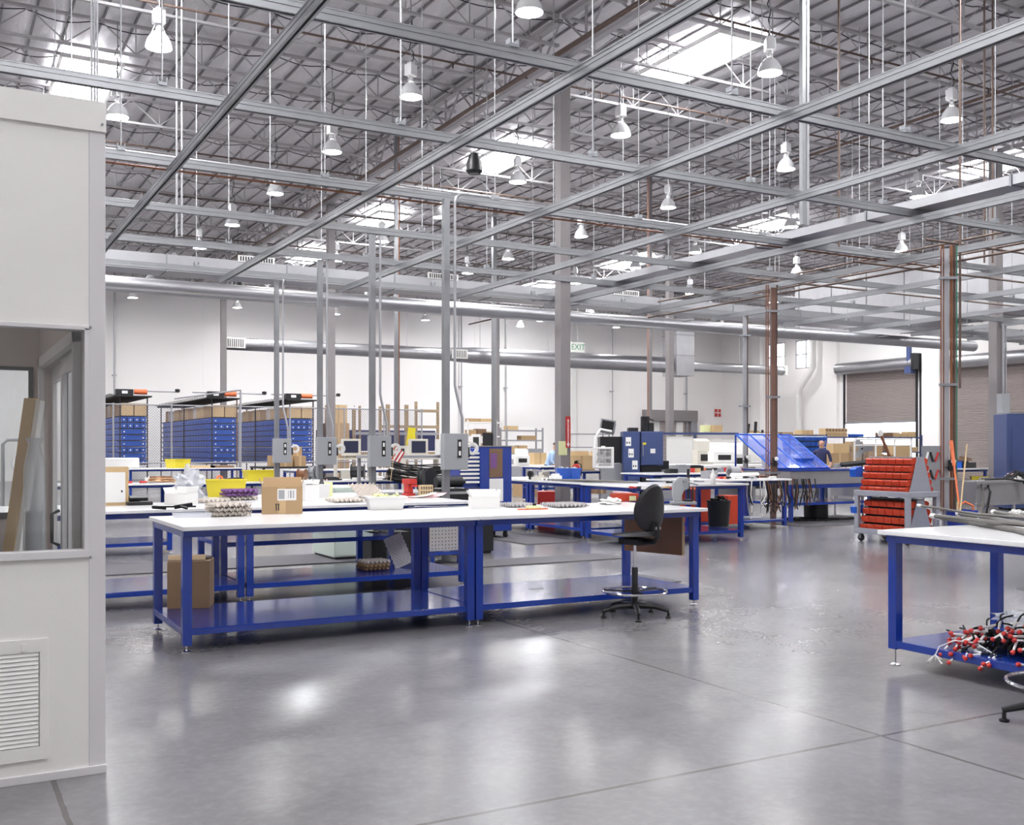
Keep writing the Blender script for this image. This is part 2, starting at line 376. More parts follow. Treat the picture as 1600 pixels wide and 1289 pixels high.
# girders on the column lines, open-web joists between them
COLX, COLY = (-2.4, 11.0, 24.4, 37.8), (17.6, 31.4, 45.2)
names = {11.0: 'over the nearer column line', 24.4: 'over the column line with the tall wall duct', 37.8: 'over the farthest column line', -2.4: 'above the white booth'}
def truss(L, z0, z1, panel, cw, names_, group, label, cat, nm, matn, axis, ww):
    t = thing(nm, label, cat, (0, 0, 0), 0, group)
    def bx(a, c, za, zb, w_): return MB().box(a, c, -w_, w_, za, zb) if axis == 'x' else MB().box(-w_, w_, a, c, za, zb)
    bx(0, L, z1-cw, z1, cw*.9).build('top_chord', matn, t); bx(0, L, z0, z0+cw, cw*.8).build('bottom_chord', matn, t)
    n = int(L/panel); q = MB()
    for i in range(n):
        a, c = i*L/n, (i+1)*L/n; m_ = (a+c)/2
        for p0, p1 in (((a, z1-cw), (m_, z0+cw)), ((m_, z0+cw), (c, z1-cw)), ((m_, z0+cw), (m_, z1-cw))):
            A = (p0[0], 0, p0[1]) if axis == 'x' else (0, p0[0], p0[1]); B = (p1[0], 0, p1[1]) if axis == 'x' else (0, p1[0], p1[1])
            q.tube(A, B, ww, 4)
    q.build('web', matn, t)
    return t
jb = [None, None]
bays = [(-14+.0, -2.4), (-2.4, 11.0), (11.0, 24.4), (24.4, 37.8), (37.8, 45.5)]
protos = {}
rows = [17.6+JS*k for k in range(-5, 16) if 17.6+JS*k < Y1-.3]
bayname = ['left of the white booth', 'in the bay over the booth and computers', 'in the middle bay over the pendant lamps', 'in the bay beyond the tall duct', 'in the end bay by the roll-up doors']
for bi, (a, c) in enumerate(bays):
    if bi == 0: continue
    L = c-a-.2
    for ri, yy in enumerate(rows):
        if xonY(-60, yy) > c or xonY(1660, max(yy, 1)) < a: continue
        lab = 'white open-web roof joist '+bayname[bi]
        if round(L, 2) not in protos:
            protos[round(L, 2)] = t = truss(L, 9.50, 10.14, 1.25, .05, 0, 'open-web roof joists '+bayname[bi], lab, 'roof joist', 'roof_joist', 'joist', 'x', .014)
            t.location = (a+.1, yy, 0)
        else:
            dup(protos[round(L, 2)], (a+.1, yy, 0), label=lab, group='open-web roof joists '+bayname[bi])
gt = None
for x in COLX[1:]:
    for k, (a, c) in enumerate(((3.8, 17.5), (17.7, 31.3), (31.5, 45.1), (45.3, 52.9))):
        if x == 37.8 and k == 0: continue
        lab = 'grey roof girder '+names[x]+', '+('nearest', 'second', 'third', 'farthest')[k]+' span'
        L = c-a; key = ('g', round(L, 1))
        if key not in protos:
            protos[key] = t = truss(L, 9.25, 10.12, 1.5, .09, 0, None, lab, 'roof girder', 'roof_girder', 'girder', 'y', .03); t.location = (x, a, 0)
        else: dup(protos[key], (x, a, 0), label=lab)

# columns
def column(x, y, w_, top, label):
    t = thing('steel_column', label, 'column', (x, y, 0))
    q = MB(); h = w_/2
    q.box(-h, h, -h, h, .02, top).build('shaft', 'column', t, bevel=.008)
    MB().box(-h-.09, h+.09, -h-.09, h+.09, 0, .022).build('base_plate', 'greypaint', t)
    MB().box(-h-.06, h+.06, -h-.10, h+.10, top, top+.03).build('cap_plate', 'greypaint', t)
    return t
column(11.0, 17.6, .23, 9.2, 'thick grey steel column with a red fire extinguisher sign')
column(11.0, 31.4, .23, 9.2, 'grey steel column behind the chain-link fence beside the tan boxes')
column(11.0, 45.2, .23, 9.2, 'grey steel column at the left end of the round wall duct')
column(24.4, 31.4, .23, 9.2, 'grey steel column in front of the tall square duct')
column(24.4, 17.6, .25, 9.2, 'grey steel column with a grey switch box near the blue locker')
column(24.4, 45.2, .23, 9.2, 'grey steel column far back, to the right of the thick sign column')

# skylights
sk = None
skl = [(14.7, y_) for y_ in (17.9, 26.9, 36.4, 45)]+[(3.1, y_) for y_ in (25.9, 34.7, 43.7)]+[(28.1, y_) for y_ in (20.3, 30.2, 39.3, 47.5)]+[(14.7, 8.9), (14.7, 0), (3.1, 16.9), (3.1, 8), (3.1, -1), (28.1, 11), (28.1, 1.6), (-8.5, 4), (-8.5, 14), (-8.5, 25), (-8.5, 38), (40, 12), (40, 24), (40, 38)]
where = {14.7: 'in the middle line', 3.1: 'in the left line', 28.1: 'in the right line', -8.5: 'left of the booth', 40: 'near the roll-up doors'}
seen = {}
for x, y_ in sorted(skl, key=lambda q: q[1]):
    d = depth(x, y_); py = HORIZON-(ZR-EYE)*FPX/max(d, .1); inview = py > -40 and d > 3 and -60 < 800+FPX*(x*CA-y_*SA)/d < 1660
    seen[x] = seen.get(x, 0)+(1 if inview else 0)
    lab = 'bright rectangular roof skylight, '+(ORD[seen[x]-1]+' from the camera '+where[x] if inview else 'behind or beside the camera')
    if sk is None:
        sk = thing('skylight', lab, 'skylight', (x, y_, 0))
        MB().box(-.6, .6, -1.4, 1.4, 10.065, 10.085).build('diffuser', 'sky', sk); area_light('skylight_light', 1.18, SKYLIGHT_WATTS, (.95, .97, 1), sk, (0, 0, 10.06), 2.78)
        MB().box(-.66, -.6, -1.46, 1.46, 10.02, 10.10).box(.6, .66, -1.46, 1.46, 10.02, 10.10).box(-.6, .6, -1.46, -1.4, 10.02, 10.10).box(-.6, .6, 1.4, 1.46, 10.02, 10.10).build('curb', 'whitep', sk); last = sk
    else: last = dup(sk, (x, y_, 0), label=lab)
    last['group'] = 'roof skylights' if inview else 'roof skylights outside the picture'

# high-bay lamps
meas = [(248,75),(827,20),(642,152),(184,183),(519,238),(970,212),(1203,115),(1487,188),(1228,265),(1435,308),(809,285),(430,303),(363,352),(312,388),(597,378),(688,340),(1044,325),(908,370),(794,405),(1086,395),(1236,355),(1409,393),(235,440),(417,460),(464,435),(525,408),(574,474),(635,455),(715,486),(785,468),(845,502),(922,488),(963,512),(1245,428),(1390,520),(1267,505),(1530,467)]
LZ = 8.2; lp = [at(px, py, LZ) for px, py in meas]
lp = [(x, y_) for x, y_ in lp if x < X1-1]
fill = [(x, y_) for x in (3.3, 7.95, 12.85, 17.9, 22.8) for y_ in (13.9, 18.3, 22.7, 27.1, 31.4, 35.5, 40.2)]+[(x, y_) for x in (-6, -1.5, 3.3, 7.95, 12.85, 17.9, 22.8, 28.7) for y_ in (9.5,)]+[(x, y_) for x in (1, 10, 20) for y_ in (-3, 4)]+[(-6, y_) for y_ in (14, 20, 26, 32)]+[(28.7, 14.), (33.7, 14.), (33.7, 20), (33.7, 27), (28.7, 35.5), (33.7, 31.4), (33.7, 35.7), (33.7, 40.2), (38.8, 35.7), (38.8, 40.2), (38.8, 45.2), (38.8, 27), (43.5, 35.7), (43.5, 45.2), (33.5, 47.4), (38.8, 49.5), (28.2, 49.5), (22.5, 49.5), (17.6, 49.5), (12.7, 49.5), (7.8, 48.5), (3.3, 44.5), (-1.5, 44.5)]  # back-wall row added to brighten that wall; the rest extends the lamp grid
for p in fill:
    if all(math.hypot(p[0]-q[0], p[1]-q[1]) > 2.4 for q in lp): lp.append(p)
def lamp_proto():
    t = thing('high_bay_lamp', '', 'pendant lamp', (0, 0, LZ))
    MB().lathe([(.215, 0), (.225, .0), (.20, .10), (.155, .19), (.09, .26), (.06, .275)], n=20, caps=False).build('reflector', 'lampw', t, smooth=True)
    MB().lathe([(.205, .012), (.19, .03), (.0, .045)], n=20, caps=False).build('lens', 'lamp', t, smooth=True); area_light('lamp_light', .38, LAMP_WATTS, (1, .98, .96), t, (0, 0, .005))
    MB().lathe([(.05, .27), (.055, .33), (.03, .38)], n=12).tube((.12, 0, .22), (.05, 0, .42), .008, 4).tube((-.12, 0, .22), (-.05, 0, .42), .008, 4).build('neck', 'lampw', t, smooth=True)
    MB().box(-.10, .10, -.085, .085, .40, .62).box(-.06, .06, -.06, .06, .62, .66).build('ballast_box', 'lampw', t, bevel=.015)
    MB().path([(0, 0, .66), (.01, 0, .72), (0, 0, 1.93)], .009, 6).build('hook_rod', 'galvd', t)
    cdp = [(.03+.04*math.sin(k*1.3), .03*math.cos(k*2), .66+.8*k/8) for k in range(9)]
    MB().path(cdp, .011, 5).build('power_cord', 'black', t, smooth=True)
    return t
rowsY = [13.9, 18.3, 22.7, 27.1, 31.4, 35.5, 40.2, 45.2]
lp0 = lamp_proto(); used = False; rk = {}
def vis(x, y_):
    d = depth(x, y_)
    return d > 2 and -30 < 800+FPX*(x*CA-y_*SA)/d < 1630 and HORIZON-(LZ-EYE)*FPX/d > -10
for x, y_ in sorted(lp, key=lambda q: (q[1]//1, q[0])):
    v_ = vis(x, y_)
    if v_:
        r = min(range(8), key=lambda k: abs(rowsY[k]-y_)); rk.setdefault(r, []).append((x, y_))
vr = {}
for r in rk:
    for i, p in enumerate(sorted(rk[r])): vr[p] = (r, i)
for p in lp:
    if p in vr:
        r, i = vr[p]; lab = f'glowing high-bay lamp, {ORD[i]} from the left in the {ORD[r]} row from the camera'; g = None
    else: lab = 'glowing high-bay lamp behind the camera or beyond the frame'; g = 'high-bay lamps outside the picture'
    if not used: t = lp0; t.location = (p[0], p[1], LZ); t['label'] = lab; used = True
    else: t = dup(lp0, (p[0], p[1], LZ), rz=random.uniform(0, 3), label=lab)
    t['group'] = g or 'high-bay lamps under the roof'

# sprinkler pipes
def pipe(label, p, q, r, m_='brownpipe', nm='sprinkler_pipe', cat='pipe'):
    o = one(nm, MB().tube(p, q, r, 8), m_, label, cat, smooth=True); return o
for i, y_ in enumerate((14.6, 18.9, 23.4, 28.0, 33.0, 39.0)):
    o = thing('sprinkler_pipe', f'brown sprinkler branch pipe across the roof, {ORD[i]} from the camera', 'pipe', (0, y_, 9.30))
    MB().tube((4 if i == 0 else -2, 0, 0), (45, 0, 0), .022, 6).build('pipe_run', 'brownpipe', o)
    q = MB()
    for k in range(12): q.lathe([(.018, -.10), (.018, 0), (.035, 0), (.035, .01)], (2+k*3.6, 0, -.01), 6)
    q.build('sprinkler_heads', 'brownpipe', o); bpy.data.objects[o.children[-1].name]['kind'] = 'stuff'
pipe('dark sprinkler main running back under the nearer girder', (10.6, 6, 9.15), (10.6, 52, 9.15), .05)
pipe('dark sprinkler main running back in the right bay', (19.6, 6, 9.0), (19.6, 52, 9.0), .035)
pipe('rusty pipe running back near the right column line', (25.3, 6, 8.2), (25.3, 50, 8.2), .04, 'brownpipe')

# ---------------------------------------------------------------- strut grid
ZA, ZB = 4.87, 4.75
AY = [7.75+2.43*k for k in range(6)]; BX = [2.45+2.44*k for k in range(12)]
def strut(L, axis):
    q = MB()
    def bx(a0, a1, h0, h1, t0, t1):
        if axis == 'x': q.box(a0, a1, h0, h1, t0, t1)
        else: q.box(h0, h1, a0, a1, t0, t1)
    bx(0, L, -.030, -.026, -.053, -.004); bx(0, L, .026, .030, -.053, -.004); bx(0, L, -.026, .026, -.008, -.004); bx(0, L, -.026, -.012, -.053, -.050); bx(0, L, .012, .026, -.053, -.050); bx(0, L, -.030, .030, .004, .053); bx(0, L, -.024, .024, -.005, .005)
    bx(0, L, -.034, -.030, -.053, -.042); bx(0, L, -.034, -.030, .042, .053); bx(0, L, .030, .034, -.053, -.042); bx(0, L, .030, .034, .042, .053)
    return q
for i, y_ in enumerate(AY):
    t = thing('strut_rail', f'long galvanised strut rail crossing the hall, {ORD[i]} from the camera', 'ceiling rail', (-4, y_, ZA), 0, 'cross rails of the strut grid')
    strut(35, 'x').build('rail', 'galv', t)
    for x in BX[:11]:
        o = bpy.data.objects.get('ROD'+str(i))
        rr = MB().tube((x+4-.55, 0, .05), (x+4-.55, 0, 10.10-ZA), .0085, 5)
        rr.build('hanger_rod', 'rod', t)
        MB().box(x+4-.59, x+4-.51, -.045, .045, .053, .085).box(x+4-.595, x+4-.585, -.04, .04, .085, .13).box(x+4-.515, x+4-.505, -.04, .04, .085, .13).build('rod_clamp', 'galvd', t)
    for k in range(6): MB().box(2+k*6.1+i % 3, 2.35+k*6.1+i % 3, -.036, .036, .05, .062).build('splice_plate', 'galv', t)
for i, x in enumerate(BX):
    yb = 1.0 if i < 6 else 3.0
    t = thing('strut_rail', f'galvanised strut rail running away from the camera, {ORD[i]} from the left', 'ceiling rail', (x, yb, ZB), 0, 'lengthwise rails of the strut grid')
    strut(20.3-yb, 'y').build('rail', 'galv', t)
    for k in range(4): MB().box(-.036, .036, 3.4+k*4.9-(i % 3), 3.75+k*4.9-(i % 3), .05, .060).build('splice_plate', 'galv', t)
# conduits and pipes along the third cross rail
t = thing('conduit_run', 'bundle of steel conduits and brown pipe along the third cross rail', 'conduit', (0, AY[2], ZA))
for dy, dz, r, m_ in ((.07, .05, .016, 'rod'), (.12, .05, .016, 'rod'), (.10, -.07, .013, 'copper'), (.05, .075, .013, 'rod')):
    MB().tube((-3.5, dy, dz), (16, dy, dz), r, 8).build('conduit', m_, t, smooth=True)
t = thing('conduit_run', 'pair of steel conduits beside the fourth cross rail', 'conduit', (0, AY[3], ZA))
for dy in (.06, .10): MB().tube((2, dy, .06), (20, dy, .06), .016, 8).build('conduit', 'rod', t, smooth=True)
# rectangular duct beyond the grid and the one running towards the camera
def rectduct(label, x0, x1, y0, y1, z0, z1, axis, seams, grille=None):
    t = thing('sheet_metal_duct', label, 'duct', (0, 0, 0))
    MB().box(x0, x1, y0, y1, z0, z1).build('duct_body', 'duct', t)
    L0, L1 = (x0, x1) if axis == 'x' else (y0, y1); s = L0+.8
    while s < L1:
        q = MB()
        if axis == 'x': q.box(s, s+.03, y0-.015, y1+.015, z0-.015, z1+.015)
        else: q.box(x0-.015, x1+.015, s, s+.03, z0-.015, z1+.015)
        q.build('duct_flange', 'galvd', t); s += seams
    for gx in grille or ():
        q = MB().box(gx, gx+.75, y0-.02, y0-.001, z1-.02, z1+.11)
        for k in range(13): q.box(gx+.04+k*.053, gx+.065+k*.053, y0-.03, y0-.02, z1, z1+.09, 1)
        q.build('air_grille', ['whitep', 'black'], t)
    return t
rectduct('long flat sheet-metal duct crossing behind the strut grid', -4, 34, 21.0, 21.7, 4.98, 5.30, 'x', 2.4, (1.9, 5.4, 9.6, 14.6))
rectduct('flat sheet-metal duct running towards the camera above the fifth lengthwise rail', 12.25, 13.1, 3, 20.95, 4.93, 5.06, 'y', 2.4)
one('round_duct', MB().tube((-4, 23.2, 4.98), (31, 23.2, 4.98), .17, 16), 'duct', 'thin round duct behind and below the long flat duct', 'duct', smooth=True)
rectduct('large grey-blue sheet-metal duct at the right edge under the roof', 26.5, 28.2, 17, 27, 5.4, 7.2, 'y', 1.5)
# spiral duct on the far side
t = thing('spiral_duct', 'long round spiral duct running along the back wall', 'duct', (0, 46.2, 6.15))
def spiral(x0, x1, r0, r1, name):
    n = int((x1-x0)/.14); pts = []
    for k in range(n+1):
        r = r0+(r1-r0)*k/n; pts += [(r+.012, x0+(x1-x0)*k/n), (r, x0+(x1-x0)*(k+.3)/n)]
    MB().lathe(pts, n=20, e=(0, PI/2, 0)).build(name, 'duct', t, smooth=True)
xa, xb, xc, xd = xonY(352, 46.2), xonY(690, 46.2), xonY(740, 46.2), xonY(1050, 46.2)
spiral(xa, xb, .28, .30, 'duct_section'); spiral(xb, xc, .30, .40, 'duct_reducer'); spiral(xc, xd-.25, .40, .42, 'duct_section'); spiral(xd+1.12, 44.3, .27, .26, 'duct_section')
for px in (368, 718):
    x = xonY(px, 45.8); q = MB().box(x-.42, x+.42, -.47, -.40, -.22, .22)
    for k in range(8): q.box(x-.36+k*.094, x-.33+k*.094, -.485, -.47, -.17, .17, 1)
    q.build('air_grille', ['whitep', 'black'], t)
MB().box(44.3, 44.5, -.28, .28, -.28, .28).build('air_grille', 'whitep', t)
for x in (16, 20, 24, 28, 32, 36, 41): MB().tube((x, 0, .3), (x, 0, 3.3), .012, 5).build('hanger_rod', 'rod', t)
t = thing('vertical_duct', 'tall square sheet-metal duct dropping from the roof into the round wall duct', 'duct', (xd+.45, 46.2, 0))
for k in range(4): MB().box(-.62, .62, -.62, .62, 5.55+k*1.13, 6.66+k*1.13).build('duct_section', 'duct', t)
for k in range(1, 5): MB().box(-.64, .64, -.64, .64, 5.51+k*1.13, 5.57+k*1.13).build('duct_flange', 'galv', t)

# drop poles with switch boxes
def drop_pole(x, y_, label, flip=1):
    t = thing('drop_pole', label, 'utility pole', (x, y_, 0))
    q = MB().box(-.041, .041, -.041, -.003, .02, ZA-.06).box(-.041, .041, .003, .041, .02, ZA-.06).box(-.034, .034, -.004, .004, .02, ZA-.06)
    q.build('pole', 'galv', t); MB().box(-.09, .09, -.09, .09, 0, .02).build('base_plate', 'galvd', t)
    el = [(.65, 0, ZA+.03), (.25, 0, ZA+.03)]+[(.25-.13*math.sin(a), 0, ZA-.10+.13*math.cos(a)) for a in (.5, 1.0, 1.57)]
    pts = el+[(.12, 0, 2.35), (.13, -.02, 2.25), (.18, -.05, 2.0), (.20, -.06, 1.9), (.20, -.06, 1.70)]
    MB().path([(a_, b2-.03, c_) for a_, b2, c_ in pts], .019, 8).build('conduit', 'rod', t, smooth=True)
    bx = MB().box(-.10, .25, -.17, -.045, 1.22, 1.70); bx.build('switch_box', 'boxgrey', t, bevel=.006)
    MB().box(.09, .15, -.176, -.171, 1.38, 1.62).box(.105, .135, -.18, -.177, 1.41, 1.47, 1).box(.105, .135, -.18, -.177, 1.53, 1.59, 1).build('switch_plate', ['inkb', 'paper'], t)
    MB().box(.26, .29, -.13, -.08, 1.38, 1.52).build('switch_handle', 'black', t)
    MB().tube((.05, 0, .1), (.05, 0, 1.22), .014, 6).build('lower_cord', 'black', t)
    return t
PY = [12.44, 15.07, 17.55, 20.17]; desc = ('nearest, beside the blue tool cart', 'second, left of the small striped flag', 'third, left of the first computer', 'farthest, by the stacked small boxes')
for i, y_ in enumerate(PY):
    p0 = drop_pole(5.95, y_, 'galvanised drop pole with a grey switch box, '+desc[i])
    q = MB().lathe([(.085, -.02), (.085, .02), (.045, .02), (.045, -.02), (.085, -.02)], (0, 0, 0), 20, e=(PI/2, 0, 0), caps=False)
    r_ = one('tape_roll', q, 'whitep', 'roll of white tape hung on the switch box of the '+('nearest', 'second', 'third', 'farthest')[i]+' drop pole', 'tape roll', (5.95+.345, y_-.10, 1.50), 0, smooth=True)
# other tall struts and pipes
def post(px, d, w_, z0, z1, label, m_='galv', round_=False, nm='support_strut', cat='strut post'):
    x, y_ = onD(px, d); q = MB()
    if round_: q.tube((0, 0, z0), (0, 0, z1), w_/2, 8)
    else: q.box(-w_/2, w_/2, -w_/2, w_/2, z0, z1)
    return one(nm, q, m_, label, cat, (x, y_, 0), smooth=round_)
post(619, 28.0, .09, 0, 10.12, 'tall thin strut from floor to roof behind the striped flag')
post(623.5, 28.2, .035, .0, 10.12, 'brown pipe beside the tall strut behind the striped flag', 'copper', True, 'riser_pipe', 'pipe')
post(772, 36, .14, 0, 10.12, 'grey strut post rising behind the blue tool cart')
post(1015, 32, .11, 0, 10.12, 'brown-edged post left of the square duct', 'column')
post(1012.5, 31.8, .03, 0, 10.12, 'thin copper pipe on the post left of the square duct', 'copper', True, 'riser_pipe', 'pipe')
post(1254, 15.9, .07, ZA+.06, 10.12, 'double strut hanging from the roof to the grid, left member')
post(1261, 15.95, .05, ZA+.06, 10.12, 'double strut hanging from the roof to the grid, right member', 'rod')
post(276, 18.6, .035, 5.3, 10.12, 'thin pipe from the roof to the flat duct, left of the pair', 'rod', True, 'riser_pipe', 'pipe')
post(284, 18.6, .035, 5.3, 10.12, 'thin pipe from the roof to the flat duct, right of the pair', 'rod', True, 'riser_pipe', 'pipe')
for k, px in enumerate((143, 148, 152)): post(px, 9.9, .018, 4.7, 10.12, ('left', 'middle', 'right')[k]+' one of three thin rods in front of the left skylight', 'rod', True, 'hanging_rod', 'rod')
post(1311, 17.5, .04, 4.9, 10.12, 'brown riser pipe hanging from the roof right of the double strut', 'brownpipe', True, 'riser_pipe', 'pipe')
post(1500, 17.2, .04, 2.5, 10.12, 'copper riser pipe rising above the pipe bundle to the roof', 'brownpipe', True, 'riser_pipe', 'pipe')
post(1538, 19, .035, 4.9, 10.12, 'brown riser pipe near the right edge, left of the pair', 'brownpipe', True, 'riser_pipe', 'pipe')
post(1551, 19, .035, 4.9, 10.12, 'brown riser pipe near the right edge, right of the pair', 'brownpipe', True, 'riser_pipe', 'pipe')
for px, lab in ((179, 'thin pipe with clamps on the back wall beside the booth'), (721, 'grey pipe on the back wall left of the blue cart post'), (791, 'thin grey pipe on the back wall right of the blue cart post'), (957, 'thin grey pipe on the back wall right of the exit sign'), (1073, 'grey pipe on the back wall below the square duct')):
    x = xonY(px, Y1-.2); one('wall_pipe', MB().tube((0, 0, 0), (0, 0, 9.9), .045 if px in (179, 721, 1073) else .03, 8).box(-.09, .09, -.02, .19, 5, 5.06), 'rod', lab, 'pipe', (x, Y1-.2, 0), smooth=True)
x = xonY(897, Y1-.2); one('downpipe', MB().box(-.14, .14, -.1, .1, 0, 9.9), 'whitep', 'white downpipe on the back wall beside the thick sign column', 'pipe', (x, Y1-.12, 0))
one('downpipe', MB().path([(0, 0, 9.9), (0, 0, 6.2), (0, 1.1, 5.0), (0, 1.1, 0)], .20, 10), 'whitep', 'white bent downpipe in the right wall below the windows', 'pipe', (X1-.4, yonX(1285, X1)+.4, 0), smooth=True)
# pipe bundles
def bundle(px, d, z1, label, parts):
    x, y_ = onD(px, d); t = thing('pipe_bundle', label, 'pipe bundle', (x, y_, 0), -YAW)
    for nm, dx, w_, m_, z0 in parts:
        q = MB()
        if nm == 'strut': q.box(dx-w_/2, dx+w_/2, -w_/2, w_/2, 0, z1)
        else: q.tube((dx, -.05, z0), (dx, -.05, z1+.05), w_/2, 8)
        q.build(nm, m_, t, smooth=nm != 'strut')
    for zz in (2.5, 1.0, 4.2): MB().box(-.16, .12, -.09, -.03, zz, zz+.04).build('pipe_clamp', 'galvd', t)
    MB().lathe([(.0, 0), (.04, .01), (.04, .04), (0, .05)], (.03, -.12, 1.3), 10, e=(PI/2, 0, 0)).build('gauge', 'whitep', t)
    MB().box(-.03, .03, -.14, -.08, 1.15, 1.32).tube((-.08, -.1, 1.2), (.08, -.1, 1.2), .012, 6).build('valve', 'black', t)
    return t
bundle(1481, 16.6, ZB-.06, 'tall bundle of white strut and copper pipes behind the orange bin cart', [('strut', -.035, .085, 'rod', 0), ('pipe', .035, .05, 'copper', .2), ('pipe', .085, .045, 'brownpipe', .2), ('pipe', -.13, .022, 'copper', .5), ('pipe', -.09, .022, 'copper', .5), ('pipe', .12, .02, 'greenp', .5)])
bundle(1208, 20.6, ZB-.06, 'tall bundle of brown strut and thin copper pipes by the blue tinted hood', [('strut', .0, .10, 'brownstrut', 0), ('pipe', -.15, .024, 'copper', .9), ('pipe', -.11, .024, 'copper', .9), ('pipe', .06, .03, 'brownpipe', .5)])
bundle(1164, 25.0, ZB-.06, 'tall narrow strut with dark pipes left of the blue tinted hood', [('strut', 0, .09, 'greypaint', 0), ('pipe', .05, .03, 'brownpipe', .5)])
# brown distribution pipes among the right-hand rails
for lab, p, q, r in (('brown pipe crossing between the two pipe bundles', (14.9, 8, 4.62), (14.9, 20, 4.62), .02), ('lower brown pipe above the orange bin cart', (13.5, 12.4, 4.64), (24, 12.4, 4.64), .02),
                     ('upper brown pipe among the right-hand rails', (15.2, 9.0, 5.02), (15.2, 20, 5.02), .02), ('brown pipe towards the right edge beside the rails', (16.2, 6.5, 5.0), (16.2, 18, 5.0), .02),
                     ('brown pipe over the stainless trough', (14.3, 11.6, 4.95), (26, 11.6, 4.95), .02), ('brown pipe farthest back among the right-hand rails', (14.4, 16, 4.95), (25, 16, 4.95), .02)):
    pipe(lab, p, q, r, 'brownpipe', 'air_pipe')
# wall and pole speakers
def speaker(px, py, z, label, s):
    x, y_ = at(px, py, z); t = thing('hanging_speaker', label, 'speaker', (x, y_, z))
    MB().lathe([(.0, .0), (.12*s, .0), (.17*s, .06*s), (.15*s, .25*s), (.09*s, .40*s), (.05*s, .42*s)], n=16).build('body', 'black', t, smooth=True)
    MB().tube((0, 0, .42*s), (0, 0, 10.1-z), .006, 5).build('cable', 'black', t)
speaker(741, 272, 7.0, 'black bell-shaped speaker hanging in front of a skylight', 1.0)
speaker(372, 452, 7.2, 'black bell-shaped speaker hanging near the left end of the round wall duct', 1.4)
# exit sign
x = xonY(900, 45.9); t = thing('exit_sign', 'exit sign with green letters hanging by the round wall duct', 'sign', (x, 45.7, 6.55))
MB().box(-.40, .40, 0, .08, 0, .52).build('sign_box', 'signw', t); text('EXIT', .42, 'sign_lettering', 'green', t, (0, -.005, .25), (PI/2, 0, 0))
MB().tube((0, .04, .52), (0, .04, 3.0), .012, 5).build('hanger', 'rod', t)
t = thing('extinguisher_sign', 'red vertical fire extinguisher sign on the thick column', 'sign', (11.0, 17.6-.118, 1.52))
MB().box(-.055+.05, .055+.05, -.012, -.001, 0, .62).build('sign_plate', 'red', t)
MB().prism([(.05, .01), (.09, .08), (.065, .08), (.065, .56), (.035, .56), (.035, .08), (.01, .08)], -.014, -.012, 'y').build('arrow', 'paper', t)
text('FIRE EXTINGUISHER', .045, 'sign_lettering', 'red', t, (.05, -.0155, .32), (PI/2, PI/2, 0))
one('paper_notice', MB().box(-.10, .10, -.006, 0, 0, .28), 'yelpap', 'pale yellow notice taped to the thick column', 'notice', (10.93, 17.6-.118, 1.37))
t = thing('fire_extinguisher', 'red fire extinguisher at the foot of the thick column sign', 'fire extinguisher', (11.20, 17.42, .80))
MB().lathe([(.0, 0), (.085, .0), (.09, .03), (.09, .32), (.06, .38), (.03, .40)], n=14).build('cylinder', 'red', t, smooth=True)
MB().box(-.03, .03, -.02, .02, .40, .45).box(-.01, .09, -.01, .01, .45, .465).build('valve_handle', 'black', t)
MB().path([(.03, 0, .43), (.11, -.02, .38), (.11, -.03, .15)], .012, 6).build('hose', 'black', t, smooth=True)
x, y_ = 24.4, 17.6
t = thing('switch_box', 'grey switch box mounted on the column near the blue locker', 'switch box', (x, y_-.14, 2.35))
MB().box(-.16, .16, -.16, 0, 0, .58).build('box_body', 'boxgrey', t, bevel=.006); MB().tube((0, -.08, .58), (0, -.08, ZB-2.35), .03, 8).tube((.1, -.08, .58), (.1, -.08, ZB-2.35), .022, 8).build('conduit', 'rod', t); MB().box(.165, .19, -.12, -.06, .3, .42).build('handle', 'black', t)
# ================================================================ WHITE MODULAR OFFICE at the left
BY, BXR = 5.13, .705
t = thing('modular_office', 'white panelled modular office with a window and a louvred vent, at the left edge', 'office booth', (0, 0, 0))
def wall_with_hole(nm, ax, p0, p1, a0, a1, z1, h0, h1, hz0, hz1, mname):
    q = MB()
    def bx(a, c, za, zb):
        if ax == 'x': q.box(a, c, p0, p1, za, zb)
        else: q.box(p0, p1, a, c, za, zb)
    bx(a0, h0, .0, z1); bx(h1, a1, .0, z1); bx(h0, h1, hz1, z1)
    if hz0 > 0: bx(h0, h1, .0, hz0)
    return q.build(nm, mname, t)
wx = xonY(139, BY)
wall_with_hole('front_panel', 'x', BY, BY+.07, -3, wx+.0, 3.08, -1.2, wx-.012, 1.03, 2.055, 'booth')
MB().box(wx, BXR, BY-.004, BY+.075, 0, 3.08).build('corner_post', 'boothtrim', t, bevel=.002)
MB().box(-3, BXR+.002, BY-.012, BY+.075, 2.965, 3.105).build('top_trim', 'booth', t, bevel=.002)
MB().box(-3, BXR+.002, BY-.02, BY+.07, 0, .038).build('base_trim', 'boothtrim', t, bevel=.002)
q = MB(); q.box(-1.2, wx-.0, BY-.015, BY+.08, 1.0, 1.035).box(-1.2, wx, BY-.008, BY+.08, 2.045, 2.065).box(wx-.02, wx-.0, BY-.008, BY+.08, 1.03, 2.055)
q.build('window_frame', 'boothtrim', t, bevel=.002)
MB().box(-1.2, wx-.02, BY+.034, BY+.040, 1.035, 2.045).build('window_pane', 'glass', t)
q = MB()
for zz in (1.0, 2.06, 3.0, .02): q.lathe([(.006, 0), (.006, .004), (0, .005)], (wx+.006 if zz in (1.0, 2.06) else BXR-.015, BY-.013 if zz > 2.9 or zz < .5 else BY-.004, zz), 8, e=(PI/2, 0, 0))
q.build('screws', 'galvd', t)
